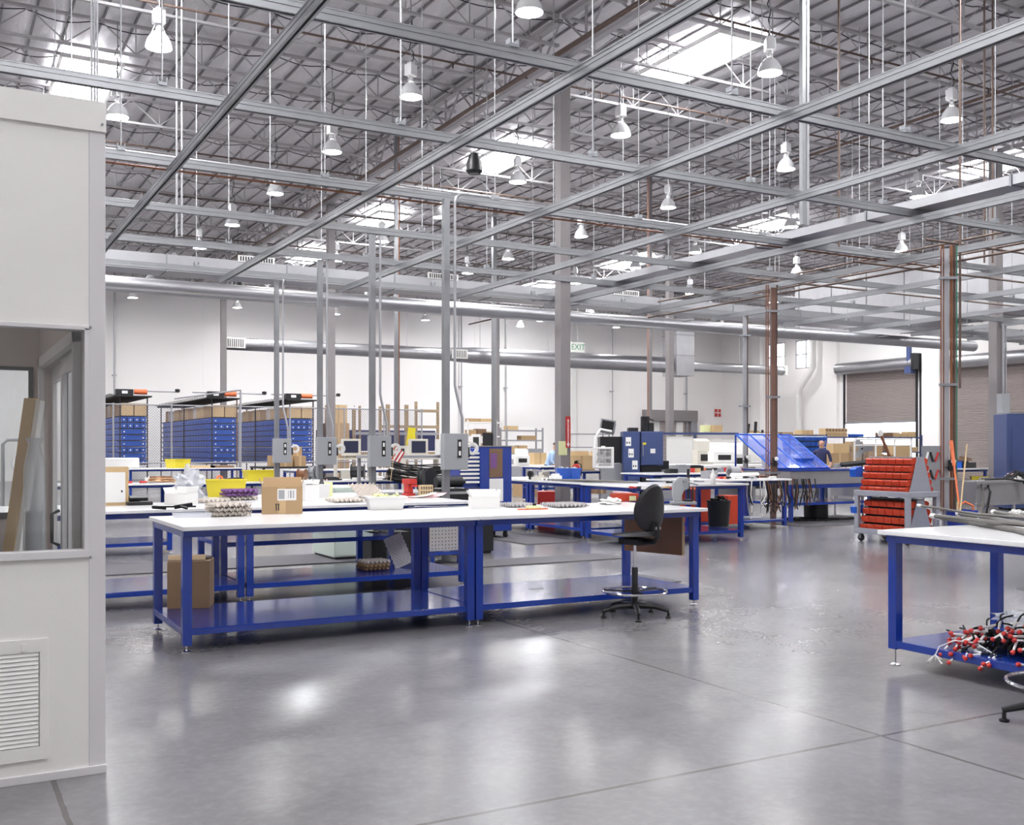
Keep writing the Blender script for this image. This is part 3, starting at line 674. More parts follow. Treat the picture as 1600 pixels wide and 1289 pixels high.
vx = xonY(75, BY); v = MB().box(vx-.9, vx, BY-.012, BY-.001, .10, .16).box(vx-.9, vx, BY-.012, BY-.001, .585, .645).box(vx-.035, vx, BY-.012, BY-.001, .16, .585)
fr = v.build('vent_frame', 'booth', t, bevel=.001)
q = MB()
for k in range(22):
    z = .165+k*.0192
    q.add([(vx-.9, BY-.011, z), (vx-.04, BY-.011, z), (vx-.04, BY-.0035, z+.0185), (vx-.9, BY-.0035, z+.0185), (vx-.9, BY-.0095, z-.001), (vx-.04, BY-.0095, z-.001), (vx-.04, BY-.002, z+.0175), (vx-.9, BY-.002, z+.0175)], [(0, 1, 2, 3), (7, 6, 5, 4), (0, 4, 5, 1), (3, 2, 6, 7), (1, 5, 6, 2), (0, 3, 7, 4)])
q.build('vent_louvres', 'whitep', fr)
MB().box(vx-.11, vx-.09, BY-.02, BY-.012, .595, .625).build('vent_latch', 'whitep', fr)
# side wall with sliding door, seen from inside through the window
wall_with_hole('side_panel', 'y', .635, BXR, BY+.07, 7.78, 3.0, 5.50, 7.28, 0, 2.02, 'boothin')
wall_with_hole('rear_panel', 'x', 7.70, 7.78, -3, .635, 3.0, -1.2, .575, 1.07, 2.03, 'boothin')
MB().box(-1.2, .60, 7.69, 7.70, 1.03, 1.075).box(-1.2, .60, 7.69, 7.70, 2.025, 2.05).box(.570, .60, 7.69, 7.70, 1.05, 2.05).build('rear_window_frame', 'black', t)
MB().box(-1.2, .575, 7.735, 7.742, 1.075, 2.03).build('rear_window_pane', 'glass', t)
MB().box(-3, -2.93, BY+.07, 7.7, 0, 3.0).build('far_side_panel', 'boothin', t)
q = MB().box(.60, .634, 5.44, 5.50, 0, 2.08).box(.60, .634, 7.28, 7.34, 0, 2.08).box(.60, .634, 5.44, 7.34, 2.02, 2.08)
dfr = q.build('door_frame', 'boothtrim', t)
for k, (a, c, X) in enumerate(((5.50, 6.45, .645), (6.35, 7.28, .675))):
    q = MB().box(X, X+.025, a, a+.09, .01, 2.01).box(X, X+.025, c-.09, c, .01, 2.01).box(X, X+.025, a+.09, c-.09, 1.92, 2.01).box(X, X+.025, a+.09, c-.09, .01, .12)
    s = q.build('sliding_door', 'boothtrim', t)
    MB().box(X+.010, X+.015, a+.09, c-.09, .12, 1.92).build('door_glass', 'glass', s)
    if k == 0: MB().path([(X-.01, c-.05, .95), (X-.05, c-.05, .97), (X-.05, c-.05, 1.13), (X-.01, c-.05, 1.15)], .010, 6).build('door_handle', 'black', s, smooth=True)
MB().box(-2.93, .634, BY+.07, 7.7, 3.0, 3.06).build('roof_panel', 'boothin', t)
tl = thing('ceiling_light_panel', 'light panel on the ceiling inside the white office', 'light', (-.6, 6.5, 2.96))
MB().box(-.6, .6, -.3, .3, 0, .038).build('light_housing', 'whitep', tl)
m_ = mat('office_light', (.9, .9, .9), .5, var=0, emit=(1, .93, .86), es=3.2); M['officelight'] = m_
MB().box(-.56, .56, -.26, .26, -.006, 0).build('light_diffuser', 'officelight', tl)
q = MB(); 
p0, p1 = Vector((.30, 6.72, .0)), Vector((.545, 6.95, 1.80))
q.tube(p0, p1, .055, 4); t2 = thing('leaning_panel', 'pale narrow panel edge leaning inside the office', 'panel', (0, 0, 0)); q.build('panel_board', 'cardl', t2)
MB().tube(p0+Vector((.03, -.045, .02)), p1+Vector((.03, -.045, -.01)), .028, 4).build('panel_face', 'booth', t2)
one('wrapped_roll', MB().lathe([(.0, 0), (.045, .01), (.045, 1.15), (0, 1.16)], n=14).lathe([(.05, .65), (.06, .9), (.055, 1.4), (.03, 1.52), (.045, 1.56)], n=12, mi=1), ['blackf', 'bag'], 'dark roll wrapped in clear plastic standing inside the office', 'roll', (.50, 6.35, 0), smooth=True)
t = thing('dispenser_rack', 'grey wire stand with a paper roll behind the rear office window', 'stand', (.95, 13.0, 0))
MB().path([(-.25, 0, 0), (-.25, 0, 1.55), (-.2, 0, 1.6), (.2, 0, 1.6), (.25, 0, 1.55), (.25, 0, 0)], .02, 8).build('frame', 'greypaint', t, smooth=True)
MB().lathe([(.16, -.1), (.16, .1), (.05, .1), (.05, -.1), (.16, -.1)], (0, 0, 1.33), 18, e=(PI/2, 0, 0), caps=False).build('paper_roll', 'whitep', t, smooth=True)

# ================================================================ WORKBENCHES
def bench(label, x0, x1, y0, y1, h=.935, shelf=.175, sh=(0, 1), foot=.05, topm='white', ov=(.03, .03, .10, .10), group='blue workbenches with white tops', shy=None, mid=False):
    """legs between x0..x1, y0..y1; the top overhangs by ov (left, right, near, far)."""
    cx, cy = (x0+x1)/2, (y0+y1)/2; t = thing('workbench', label, 'workbench', (cx, cy, 0), 0, group)
    a, c = (x1-x0)/2, (y1-y0)/2; lw = .034
    MB().box(-a-ov[0], a+ov[1], -c-ov[2], c+ov[3], h-.032, h).build('tabletop', topm, t, bevel=.004)
    q = MB().box(-a+.002, a-.002, -c-.02, -c+.02, h-.085, h-.033).box(-a+.002, a-.002, c-.02, c+.02, h-.085, h-.033).box(-a+.002, -a+.04, -c+.02, c-.02, h-.085, h-.033).box(a-.04, a-.002, -c+.02, c-.02, h-.085, h-.033)
    q.build('apron', 'blue', t, bevel=.003)
    for sx in (-1, 1):
        for sy in (-1, 1):
            lx, ly = sx*(a-lw), sy*(c-lw)
            l = MB().box(lx-lw, lx+lw, ly-lw, ly+lw, foot, h-.034).build('leg', 'blue', t, bevel=.003)
            MB().tube((lx, ly, .012), (lx, ly, foot), .007, 8).lathe([(.034, 0), (.034, .007), (.012, .016)], (lx, ly, 0), 16).build('levelling_foot', 'chrome', l, smooth=True)
    if shelf:
        q = MB(); ya = -c+.01 if shy is None else -c+shy[0]; yb = c-.01 if shy is None else -c+shy[1]
        q.box(-a+.03, a-.03, ya, yb, shelf-.006, shelf).box(-a+.03, a-.03, ya, ya+.03, shelf-.05, shelf-.006).box(-a+.03, a-.03, yb-.03, yb, shelf-.05, shelf-.006).box(-a+.002, -a+.03, ya, yb, shelf-.05, shelf).box(a-.03, a-.002, ya, yb, shelf-.05, shelf)
        q.build('shelf', 'blue', t, bevel=.002)
    return t
bench('front blue workbench with white top, left one with a cardboard carton on its shelf', 1.605, 4.005, 7.81, 8.99, ov=(.02, .0, .11, .05))
bench('front blue workbench with white top, right one behind the black stool', 4.02, 6.42, 7.81, 8.99, ov=(.0, .02, .11, .05))
bench('second-row blue workbench on the left, partly behind the white office', .27, 2.67, 10.12, 11.22)
bench('second-row blue workbench with a pulp tray leaning on its shelf', 2.69, 5.09, 10.12, 11.22)
bench('blue workbench with a raised shelf behind the second row', 2.75, 4.80, 11.45, 12.55, shelf=.47, topm='white')
bench('dark-topped blue workbench in the third row beside the white office', .5, 3.0, 15.3, 16.4, h=.62, topm='blackf', shelf=.175)
for k, (a, c) in enumerate(((1.6, 4.2), (4.25, 6.85), (6.9, 9.5))):
    bench('low white-topped bench in the row with the yellow tub and cable reels, '+('left', 'middle', 'right')[k]+' section', a, c, 21.15, 22.3, h=.82, shelf=0, ov=(.02, .02, .1, .05))
bench('far white-topped bench in front of the chain-link fence', 4.9, 8.1, 31, 32.1, shelf=0)
bench('long white-topped bench running away beside the blue tool cart, nearer half', 9.42, 10.5, 14.45, 16.2, ov=(.03, .03, .10, .02))
bench('long white-topped bench running away beside the blue tool cart, farther half', 9.42, 10.5, 16.26, 18.1, ov=(.03, .03, .02, .05))
bench('white-topped bench holding a black tub on its shelf', 9.28, 11.62, 13.0, 14.15)
bench('white-topped bench with the box fan on it', 15.0, 18.2, 25.2, 26.2, h=1.0, shelf=.4)
bench('white-topped bench by the copper pipe bundle with hoses hanging under it', 11.75, 14.12, 14.6, 15.7)
bench('white-topped bench left of the blue tinted hood in the middle distance', 14.2, 17.0, 18.9, 20.0, shelf=.3)
bench('far white-topped bench in front of the light-blue-shirted worker', 19.6, 22.6, 34.8, 35.9, shelf=.35)
bench('far white bench carrying beige monitors and machines', 21.5, 26.8, 28.0, 29.1, h=.95, shelf=.3)
bench('white-topped bench at the right holding the braided cables', 5.80, 6.96, 2.55, 5.02, foot=.115, ov=(.05, .05, .05, .05))
bench('blue-framed bench behind the mop handles with a yellow level below', 21.2, 24.6, 18.0, 19.0, h=.98, shelf=.35)
bench('white bench in the distance under small screens, left of the second drop pole', 8.2, 11.6, 26.2, 27.2, h=.95, shelf=0)

# ================================================================ FOREGROUND OBJECTS
HT = .936
def carton(label, x, y_, z, wx_, wy, h, rz=0, m_='card', flaps=0, lab=False, tape=True, nm='cardboard_box', arrows=False):
    t = thing(nm, label, 'box', (x, y_, z), rz); a, c = wx_/2, wy/2
    if flaps:
        MB().rim(wx_, wy, 0, h, .004).build('box_body', m_, t)
        f = MB()
        f.cb((-a-.0, 0, h+.02), (.004, wy*.98, wy*.42), (0, -.45*flaps, 0)); f.cb((a, 0, h+.03), (.004, wy*.98, wy*.4), (0, .3*flaps, 0))
        f.cb((0, -c-.02, h+.01), (wx_*.96, .004, wx_*.32), (1.2, 0, 0)) if flaps > 1 else f.cb((0, c, h+.03), (wx_*.96, .004, wx_*.3), (-.5, 0, 0))
        f.build('flaps', m_, t)
    else: MB().box(-a, a, -c, c, 0, h).build('box_body', m_, t, bevel=.003)
    if tape: MB().box(-.03, .03, -c-.0012, -c-.0002, .003, h*.98).build('tape', 'cardl' if m_ == 'card' else 'card', t)
    if lab: MB().box(-.04, .12, -c-.0022, -c-.001, h*.5, h*.92).box(-.03, .02, -c-.0032, -c-.0022, h*.55, h*.88, 1).box(.05, .055, -c-.0032, -c-.0022, h*.58, h*.86, 1).box(.065, .08, -c-.0032, -c-.0022, h*.58, h*.86, 1).box(.09, .10, -c-.0032, -c-.0022, h*.58, h*.86, 1).build('shipping_label', ['paper', 'boxgrey'], t)
    if arrows: MB().box(-.055, -.045, -c-.002, -c-.001, .03, .08).box(-.035, -.025, -c-.002, -c-.001, .03, .08).prism([(-.06, .08), (-.04, .08), (-.05, .095)], -c-.002, -c-.001).prism([(-.04, .08), (-.02, .08), (-.03, .095)], -c-.002, -c-.001).build('arrow_marks', 'inkb', t)
    return t
x, y_ = at(300, 950, .175)
b0 = carton('brown cardboard carton with half-open lid on the shelf of the front bench', x+.02, y_+.13, .175, .34, .30, .39, -.35)
MB().cb((-.03, -.03, .41), (.30, .14, .004), (.22, 0, .1)).cb((.0, .09, .405), (.32, .14, .004), (-.15, 0, 0)).build('lid_flaps', 'cardl', b0)
MB().path([(-.03, -.152, .08), (-.02, -.152, .13), (-.0, -.152, .09), (.01, -.152, .14), (.02, -.152, .08), (.0, -.152, .06)], .003, 4).build('pen_scrawl', 'red', b0)
x, y_ = at(448, 803, HT)
carton('brown cardboard box with a shipping label and arrow marks on the front bench', x, y_+.13, HT, .345, .25, .235, -.30, flaps=1, lab=True, arrows=True)

def crate(n=6, s=.29, amp=.022, label='', x=0, y_=0, z=0, rz=0, m_='pulp', count=1, rot=None, group=None, hh=.036):
    for k in range(count):
        fn = lambda u, v: ((u-.5)*s, (v-.5)*s, .024+amp*math.cos(u*n*2*PI)*math.cos(v*n*2*PI)*.9)
        q = MB(); q.grid(fn, n*4, n*4, 0, .003)
        lab = label if count == 1 else label+', '+(('bottom', 'top') if count == 2 else ('bottom', 'middle', 'top'))[k]+' of the stack'
        o = one('egg_crate_tray', q, m_ if isinstance(m_, str) else m_[k], lab, 'pulp tray', (x+random.uniform(-.006, .006), y_, z+k*hh), rz+random.uniform(-.04, .04), group, rot=rot)
x, y_ = at(360, 806, HT); crate(label='stacked brown pulp tray near the left end of the front bench', x=x, y_=y_+.06, z=HT, rz=.05, count=3, s=.31)
x, y_ = at(810, 792, HT); crate(label='small grey pulp tray beside the white open box on the front bench', x=x, y_=y_+.05, z=HT, s=.26, m_='pulpg')
x, y_ = at(886, 792, HT); crate(label='wide grey pulp tray in the middle of the right front bench', x=x, y_=y_+.05, z=HT, s=.36, m_='pulpg', n=8, rz=-.1)
x, y_ = at(362, 781, HT); crate(label='purple-edged pulp tray by the second-row yellow tub', x=x+.08, y_=y_, z=HT, s=.34, m_=['pulp', 'purple', 'purple'], count=3, hh=.04)
x, y_ = at(333, 785, HT); crate(label='flat brown pulp tray left of the purple tray stack', x=x, y_=y_, z=HT, s=.28)
x, y_ = at(540, 784, HT); crate(label='flat brown pulp tray right of the labelled cardboard box, second-row bench', x=x, y_=y_, z=HT, s=.34, n=7)
x, y_ = at(580, 776, HT); crate(label='brown pulp tray propped at a slant on the second-row bench', x=x, y_=y_+.15, z=HT+.05, s=.34, rot=(.42, 0, .1))
x, y_ = at(592, 892, .177); crate(label='dark brown pulp tray on the second-row bench shelf', x=x, y_=y_+.16, z=.177, s=.29, m_=['cardd', 'card', 'pulp'], count=3)
x, y_ = at(625, 890, .177)
q = MB(); q.grid(lambda u, v: ((u-.5)*.27, (v-.5)*.36, .012+.009*math.cos(u*12*PI)*math.cos(v*14*PI)), 24, 28, 0, .004)
one('egg_crate_tray', q, 'pulpg', 'grey pulp tray leaning upright on the second-row bench shelf', 'pulp tray', (x+.08, y_+.25, .177+.18), rot=(1.25, -.25, .35))
# white tub
def tub(label, x, y_, z, a, c, h, m_, rz=0, fill=None, rimw=.012, nm='plastic_tub', cat='tub'):
    t = thing(nm, label, cat, (x, y_, z), rz)
    MB().rim(a, c, 0, h, .004, taper=.03).build('tub_body', m_, t, bevel=.003)
    q = MB(); e = rimw
    q.box(-a/2-e, a/2+e, -c/2-e, -c/2, h-.014, h).box(-a/2-e, a/2+e, c/2, c/2+e, h-.014, h).box(-a/2-e, -a/2, -c/2, c/2, h-.014, h).box(a/2, a/2+e, -c/2, c/2, h-.014, h)
    q.build('rim', m_, t)
    if fill:
        q = MB()
        for k in range(26): q.cb((random.uniform(-a/2+.05, a/2-.05), random.uniform(-c/2+.05, c/2-.05), h-.02+random.uniform(-.01, .02)), (.06, .035, .02), (random.random(), random.random(), random.random()*3))
        tag(q.build('contents', fill, t), kind='stuff')
    return t
x, y_ = at(609, 797, HT); tub('white plastic tub filled with small parts on the front bench', x, y_+.11, HT, .355, .22, .125, 'whitep', -.2, 'yelpap')
# clear tray and black clamp
x, y_ = at(300, 808, HT); one('clear_tray', MB().rim(.30, .18, 0, .035, .003, .008), 'bag', 'clear shallow plastic tray at the left end of the front bench', 'tray', (x, y_, HT), -.1)
x, y_ = at(272, 799, HT); t = thing('bar_clamp', 'black bar clamp lying at the left end of the front bench', 'clamp', (x, y_, HT), -.3)
MB().box(-.19, .19, -.014, .014, .035, .05).build('bar', 'black', t); MB().cb((-.13, .02, .035), (.12, .06, .03), (0, .1, .2)).cb((.08, 0, .05), (.16, .035, .035), (.1, -.15, .1)).build('jaws', 'black', t, bevel=.006); MB().tube((.06, -.03, .045), (.12, -.06, .03), .012, 8).build('grip', 'black', t)
# rulers
x, y_ = at(690, 792, HT)
one('steel_ruler', MB().box(-.22, .22, -.012, .012, 0, .002), 'galv', 'thin steel ruler on the front bench right of the white tub', 'ruler', (x-.1, y_+.1, HT), .15)
one('thin_rod', MB().tube((-.28, 0, .004), (.28, 0, .004), .004, 6), 'galv', 'thin metal rod on the front bench right of the white tub', 'rod', (x+.02, y_, HT), -.35)
x, y_ = at(764, 795, HT); b1 = carton('white open box with a raised flap at the joint of the front benches', x, y_+.1, HT, .27, .2, .11, -.33, 'whitep', 1, tape=False)
MB().box(-.13, .13, .06, .098, .03, .06).build('box_contents', 'cardl', b1)
x, y_ = at(832, 796, HT); t = thing('hand_tool', 'flat tool with an orange base on the front bench between pulp trays', 'tool', (x, y_, HT), -.1)
MB().box(-.15, .15, -.02, .02, 0, .01).build('blade', 'orange', t); MB().box(-.06, .08, -.025, .025, .01, .035).build('handle', 'yelpap', t, bevel=.005); MB().lathe([(.02, 0), (.02, .02)], (.02, 0, .035), 10).build('knob', 'black', t)
def crumple(label, x, y_, z, s, m_, nm='crumpled_paper', cat='paper', f=.5, seed=1):
    random.seed(seed); bm = bmesh.new(); bmesh.ops.create_icosphere(bm, subdivisions=3, radius=1)
    for v_ in bm.verts:
        k = 1+.35*math.sin(v_.co.x*7+seed)*math.cos(v_.co.y*6)+.25*math.sin(v_.co.z*9+v_.co.x*5); v_.co = v_.co*k; v_.co.z = max(-.5, v_.co.z)*f
    q = MB(); bm.verts.ensure_lookup_table(); q.add([(v_.co.x*s[0], v_.co.y*s[1], (v_.co.z+.5*f)*s[2]) for v_ in bm.verts], [tuple(v_.index for v_ in f_.verts) for f_ in bm.faces]); bm.free()
    return one(nm, q, m_, label, cat, (x, y_, z))
x, y_ = at(958, 788, HT); crumple('crumpled white tissue left of the red-orange box on the front bench', x, y_+.03, HT, (.11, .08, .08), 'paper', seed=3)
x, y_ = at(982, 784, HT); t = carton('red-orange box with pink paper behind the stool on the front bench', x+.03, y_+.12, HT, .26, .18, .085, -.25, 'redbin', 0, tape=False)
MB().cb((.06, -.094, .035), (.075, .003, .05)).build('box_label', 'yelpap', t); MB().cb((-.02, 0, .095), (.17, .12, .012), (.05, .04, .2)).build('pink_sheet', 'pink', t)
# arbor press
x, y_ = at(1076, 788, HT); t = thing('arbor_press', 'grey bench press at the right end of the front bench', 'press', (x-.05, y_+.02, HT), -.5)
MB().box(-.13, .12, -.08, .08, 0, .03).build('base', 'greypaint', t, bevel=.006)
MB().prism([(-.10, .03), (-.02, .03), (-.02, .09), (.0, .14), (.05, .16), (.05, .27), (-.05, .28), (-.11, .22), (-.115, .12)], -.035, .035, 'y').build('frame', 'boxgrey', t, bevel=.008)
MB().box(.035, .06, -.013, .013, .06, .36).build('ram', 'rubber', t); MB().tube((.0, -.10, .235), (.0, .08, .235), .016, 10).lathe([(.03, -.09), (.03, -.07)], (.0, 0, .235), 12, e=(PI/2, 0, 0)).tube((.0, -.09, .235), (.13, -.09, .20), .008, 8).build('pinion_lever', 'galvd', t, smooth=True)
MB().box(.0, .09, -.04, .04, .03, .05).tube((.085, -.05, .05), (.085, -.05, .18), .008, 6).build('anvil_plate', 'black', t)
# plywood board hanging at the right end
t = thing('plywood_board', 'varnished plywood board hanging under the right end of the front bench', 'board', (0, 0, 0))
MB().add([(6.31, 7.93, .47), (6.31, 8.88, .44), (6.31, 8.88, .86), (6.31, 7.93, .86), (6.335, 7.93, .47), (6.335, 8.88, .44), (6.335, 8.88, .86), (6.335, 7.93, .86)], [(0, 1, 2, 3), (4, 7, 6, 5), (0, 4, 5, 1), (3, 2, 6, 7), (0, 3, 7, 4), (1, 5, 6, 2)]).build('board', 'wood', t)
MB().box(6.31, 6.335, 7.922, 7.929, .47, .86).build('board_edge', 'woodl', t)
one('paper_scrap', MB().cb((0, 0, .001), (.16, .07, .001), (0, 0, .3)), 'paper', 'scrap of white paper on the shelf of the right front bench', 'paper', (*at(838, 920, .175), .175))

# drafting stools
def stool(label, x, y_, rz, seat_shift=0):
    t = thing('drafting_stool', label, 'stool', (x, y_, 0), rz)
    for k in range(5):
        a = 2*PI*k/5+.2; ux, uy = math.cos(a), math.sin(a)
        q = MB().path([(ux*.04, uy*.04, .10), (ux*.18, uy*.18, .095), (ux*.31, uy*.31, .062)], [.026, .022, .017], 8)
        l = q.build('base_arm', 'black', t, smooth=True)
        MB().lathe([(.0, .0), (.026, .0), (.028, .012), (.012, .018), (.012, .05)], (ux*.30, uy*.30, 0), 12).build('glide', 'black', l, smooth=True)
    MB().lathe([(.045, .07), (.045, .13), (.028, .135), (.028, .43), (.024, .44)], n=14).build('column_sleeve', 'black', t, smooth=True)
    MB().tube((0, 0, .43), (0, 0, .66), .014, 10).build('gas_lift', 'chrome', t, smooth=True)
    ring = [(.285*math.cos(2*PI*k/28), .285*math.sin(2*PI*k/28), .225) for k in range(28)]
    r = MB().path(ring, .011, 8, closed=True).build('foot_ring', 'chrome', t, smooth=True)
    q = MB()
    for k in range(3):
        a = 2*PI*k/3; q.tube((.03*math.cos(a), .03*math.sin(a), .225), (.28*math.cos(a), .28*math.sin(a), .225), .009, 6)
    q.lathe([(.035, .20), (.035, .25)], n=12); q.build('ring_spokes', 'black', r)
    def seat(u, v):
        a = 2*PI*u; rr = (v if v < .5 else 1-v)*2; rad = rr**.5
        X, Y = .22*rad*math.cos(a), .225*rad*math.sin(a); squ = 1+.08*math.cos(4*a)
        top = v < .5; z = (.755-.012*math.cos(Y*9)+.02*max(0, -Y/.225)*rad) if top else .70+.03*rad
        if Y > .1 and top: z -= (Y-.1)*.25
        return (X*squ, Y*squ+seat_shift, z)
    MB().grid(seat, 28, 14).build('seat', 'blackf', t, smooth=True)
    MB().box(-.09, .09, -.12, .12, .645, .70).tube((.09, .05, .67), (.2, .05, .66), .008, 6).build('seat_mechanism', 'black', t, bevel=.006)
    MB().path([(0, -.10, .675), (0, -.22, .68), (0, -.265, .72), (0, -.255, .86)], .022, 8).build('back_bracket', 'black', t, smooth=True)
    def back(u, v):
        a = 2*PI*u; rr = (v if v < .5 else 1-v)*2
        X, Z = .195*rr**.6*math.cos(a), .215*rr**.6*math.sin(a); d = .055*(X/.195)**2
        X *= 1-.12*Z/.2
        y0 = -.235+d-.10*Z if v > .5 else -.195+d-.10*Z-.02*rr
        return (X, y0, .975+Z)
    bk = MB().grid(back, 28, 14).build('backrest', 'blackf', t, smooth=True)
    MB().box(-.035, .035, -.272, -.262, .79, .815).build('bracket_label', 'galv', bk)
    return t
x, y_ = at(992, 963, 0); stool('black drafting stool with chrome foot ring in front of the front bench', x, y_, .22)
stool('black drafting stool cut off by the right edge of the picture', 5.37, 3.46, .95)

# right bench: braided cables, box of cable ends, bag
def cablebundle(label, pts, r, m_='cable', nm='braided_cable', cat='cable'):
    o = thing(nm, label, cat, (0, 0, 0)); P_ = [Vector(p) for p in pts]
    fine = []
    for a, c in zip(P_, P_[1:]):
        for k in range(6): fine.append(a.lerp(c, k/6))
    fine.append(P_[-1])
    MB().path([f+Vector((0, random.uniform(-.002, .002), random.uniform(-.001, .001))) for f in fine], [r*(1+.06*(k % 2)) for k in range(len(fine))], 8).build('sleeve', m_, o, smooth=True)
    MB().tube(P_[0], P_[0]+(P_[0]-P_[1]).normalized()*.05, r*1.25, 8).build('end_sleeve', 'whitep', o)
    return o
HR = .937
cab = []
for k, (a, c, r) in enumerate((((1470, 812), (1660, 845), .019), ((1462, 817), (1660, 838), .016), ((1500, 806), (1660, 832), .017), ((1440, 804), (1640, 822), .010), ((1530, 818), (1660, 851), .018), ((1555, 810), (1650, 826), .016))):
    pa, pc = at(*a, HR), at(*c, HR); mx_ = ((pa[0]+pc[0])/2+.01*(-1)**k, (pa[1]+pc[1])/2)
    z0 = HR+r+(0.0 if k in (0, 2, 4) else .034)
    cablebundle('grey braided cable lying on the right bench, '+('thickest in front', 'crossing over the others', 'in the middle', 'thin with a raised end', 'nearest the bench edge', 'short one at the back')[k], [(*pa, z0+(.03 if k == 3 else 0)), (*mx_, z0), (*pc, z0)], r)
x, y_ = at(1588, 812, HR); crumple('knot of white string on the right bench', x, y_, HR+.04, (.05, .05, .05), 'paper', 'string_knot', 'string', seed=5)
x, y_ = at(1535, 808, HR)
one('paper_sheet', MB().cb((0, 0, .001), (.25, .35, .001)), 'paper', 'white sheet at the back of the right bench', 'paper', (6.85, 4.6, HR))
# pile of red-tipped cable ends on the shelf: countable leads
random.seed(11)
lead = thing('red_tipped_lead', 'short cable lead with a red plug hanging from the shelf pile of the right bench', 'cable lead', (0, 0, 0), 0, 'red-tipped cable leads on the right bench shelf')
MB().path([(0, 0, 0), (-.04, .0, -.004), (-.09, 0, -.012)], [.008, .008, .007], 6).build('white_sleeve', 'whitep', lead, smooth=True)
MB().lathe([(.0, 0), (.014, .003), (.016, .016), (.010, .026), (0, .028)], (-.085, 0, -.013), 8, e=(0, -PI/2, 0)).build('red_plug', 'red', lead, smooth=True)
MB().path([(0, 0, 0), (.05, .01, .002), (.09, .02, -.01), (.13, .02, -.03)], .006, 6).build('cable', 'rubber', lead, smooth=True)
first = True
for k in range(100):
    yy = 4.64-random.random()**.9*1.25; row = random.random(); xx = 5.84+row*.20; hump = min(1, max(.15, (4.75-yy)/.5))
    zz = .20+random.random()*.05*hump+.17*hump*row
    if row < .28: zz = .19-random.random()*.035
    loc = (xx, yy, zz); o = lead if first else dup(lead, loc); first = False
    o.location = loc; o.rotation_euler = (random.uniform(-.5, .5), random.uniform(-.75, .35), random.uniform(-.9, .9))
q = MB()
for k in range(90):
    yy = 4.62-random.random()*1.2; x0 = 6.0+random.random()*.1
    q.path([(x0, yy, .19+random.random()*.05), (x0+.08, yy+random.uniform(-.06, .06), .23+random.random()*.06), (x0+.15, yy+random.uniform(-.12, .12), .24+random.random()*.05), (x0+.25, yy+random.uniform(-.16, .16), .23+random.random()*.04), (x0+.35, yy+random.uniform(-.2, .2), .21+random.random()*.02), (x0+.5, yy+random.uniform(-.3, .3), .185)], .008, 5)
tag(one('tangled_cable', q, 'rubber', 'tangle of dark cables behind the red plugs on the right bench shelf', 'cables', smooth=True), kind='stuff')
x, y_ = at(1575, 962, .30); crumple('clear plastic bag lying on the cable pile of the right bench shelf', x+.05, y_, .27, (.16, .10, .07), 'bag', 'plastic_bag', 'plastic bag', seed=8)
t = thing('frayed_cord', 'thin white cord with a frayed end hanging off the right bench shelf', 'cord', (0, 0, 0))
MB().path([(5.90, 4.25, .185), (5.87, 4.38, .25), (5.82, 4.50, .25), (5.775, 4.58, .20), (5.76, 4.60, .14)], .004, 6).build('cord', 'whitep', t, smooth=True)
q = MB()
for k in range(8): q.tube((5.76, 4.60, .145), (5.76+random.uniform(-.02, .02), 4.60+random.uniform(-.06, .06), .11+random.uniform(-.03, .03)), .003, 4)
q.build('frayed_end', 'whitep', t)
one('cord_loop', MB().path([(5.78, 3.86, .13), (5.775, 3.87, .06), (5.775, 3.85, -.0+.02), (5.775, 3.83, .06), (5.78, 3.845, .13)], .005, 6), 'black', 'black loop of cord hanging under the right bench shelf', 'cord', smooth=True)

# second-row bench things
x, y_ = at(175, 790, HT); t = thing('equipment_box', 'beige open-sided box on the second-row bench beside the white office', 'box', (x+.02, y_+.15, HT), -.1)
MB().rim(.30, .26, 0, .38, .012).build('shell', 'cardl', t); MB().box(-.15, .12, -.136, -.131, .03, .33).box(-.1, -.085, -.14, -.136, .29, .30, 1).box(.08, .095, -.14, -.136, .13, .15, 1).build('front_panel', ['whitep', 'inkb'], t)
x, y_ = at(217, 789, HT); t = thing('label_printer', 'small black device on the second-row bench near the white office', 'device', (x, y_, HT), .1)
MB().box(-.12, .12, -.07, .07, 0, .035).cb((.0, .03, .06), (.18, .08, .05), (.3, 0, 0)).build('body', 'black', t, bevel=.006); MB().box(.0, .1, -.06, -.02, .036, .04).build('keys', 'greypaint', t)
x, y_ = at(286, 788, HT); carton('white and brown open carton on the second-row bench', x, y_+.08, HT, .26, .2, .11, -.8, 'whitep', 1, tape=False)
x, y_ = at(300, 780, HT); crumple('crumpled clear plastic bag standing on the second-row bench', x+.02, y_+.25, HT, (.14, .12, .21), 'bag', 'plastic_bag', 'plastic bag', f=1.0, seed=2)
x, y_ = at(356, 776, HT); tub('yellow plastic tub on the second-row bench behind the purple trays', x, y_+.10, HT, .46, .32, .20, 'yellow', -.2)
x, y_ = at(490, 783, HT); carton('white carton with a tan flap right of the labelled cardboard box', x, y_+.15, HT, .17, .14, .17, .2, 'whitep', 1, tape=False)
x, y_ = at(512, 780, HT); t = thing('open_book', 'white open booklet propped on the second-row bench', 'booklet', (x, y_+.3, HT), .3)
MB().cb((-.06, 0, .07), (.14, .01, .15), (.4, 0, .4)).cb((.07, 0, .08), (.13, .01, .16), (.3, 0, -.3)).build('pages', 'paper', t)
x, y_ = at(525, 778, HT); one('yellow_card', MB().box(-.05, .05, -.01, .01, 0, .17), 'yelpap', 'yellow standing card behind the white booklet', 'card', (x+.04, y_+.38, HT), -.2)
x, y_ = at(560, 782, HT); crumple('black crumpled glove on the second-row bench', x+.12, y_+.06, HT, (.09, .06, .05), 'black', 'black_glove', 'glove', seed=9)
x, y_ = at(675, 777, HT)
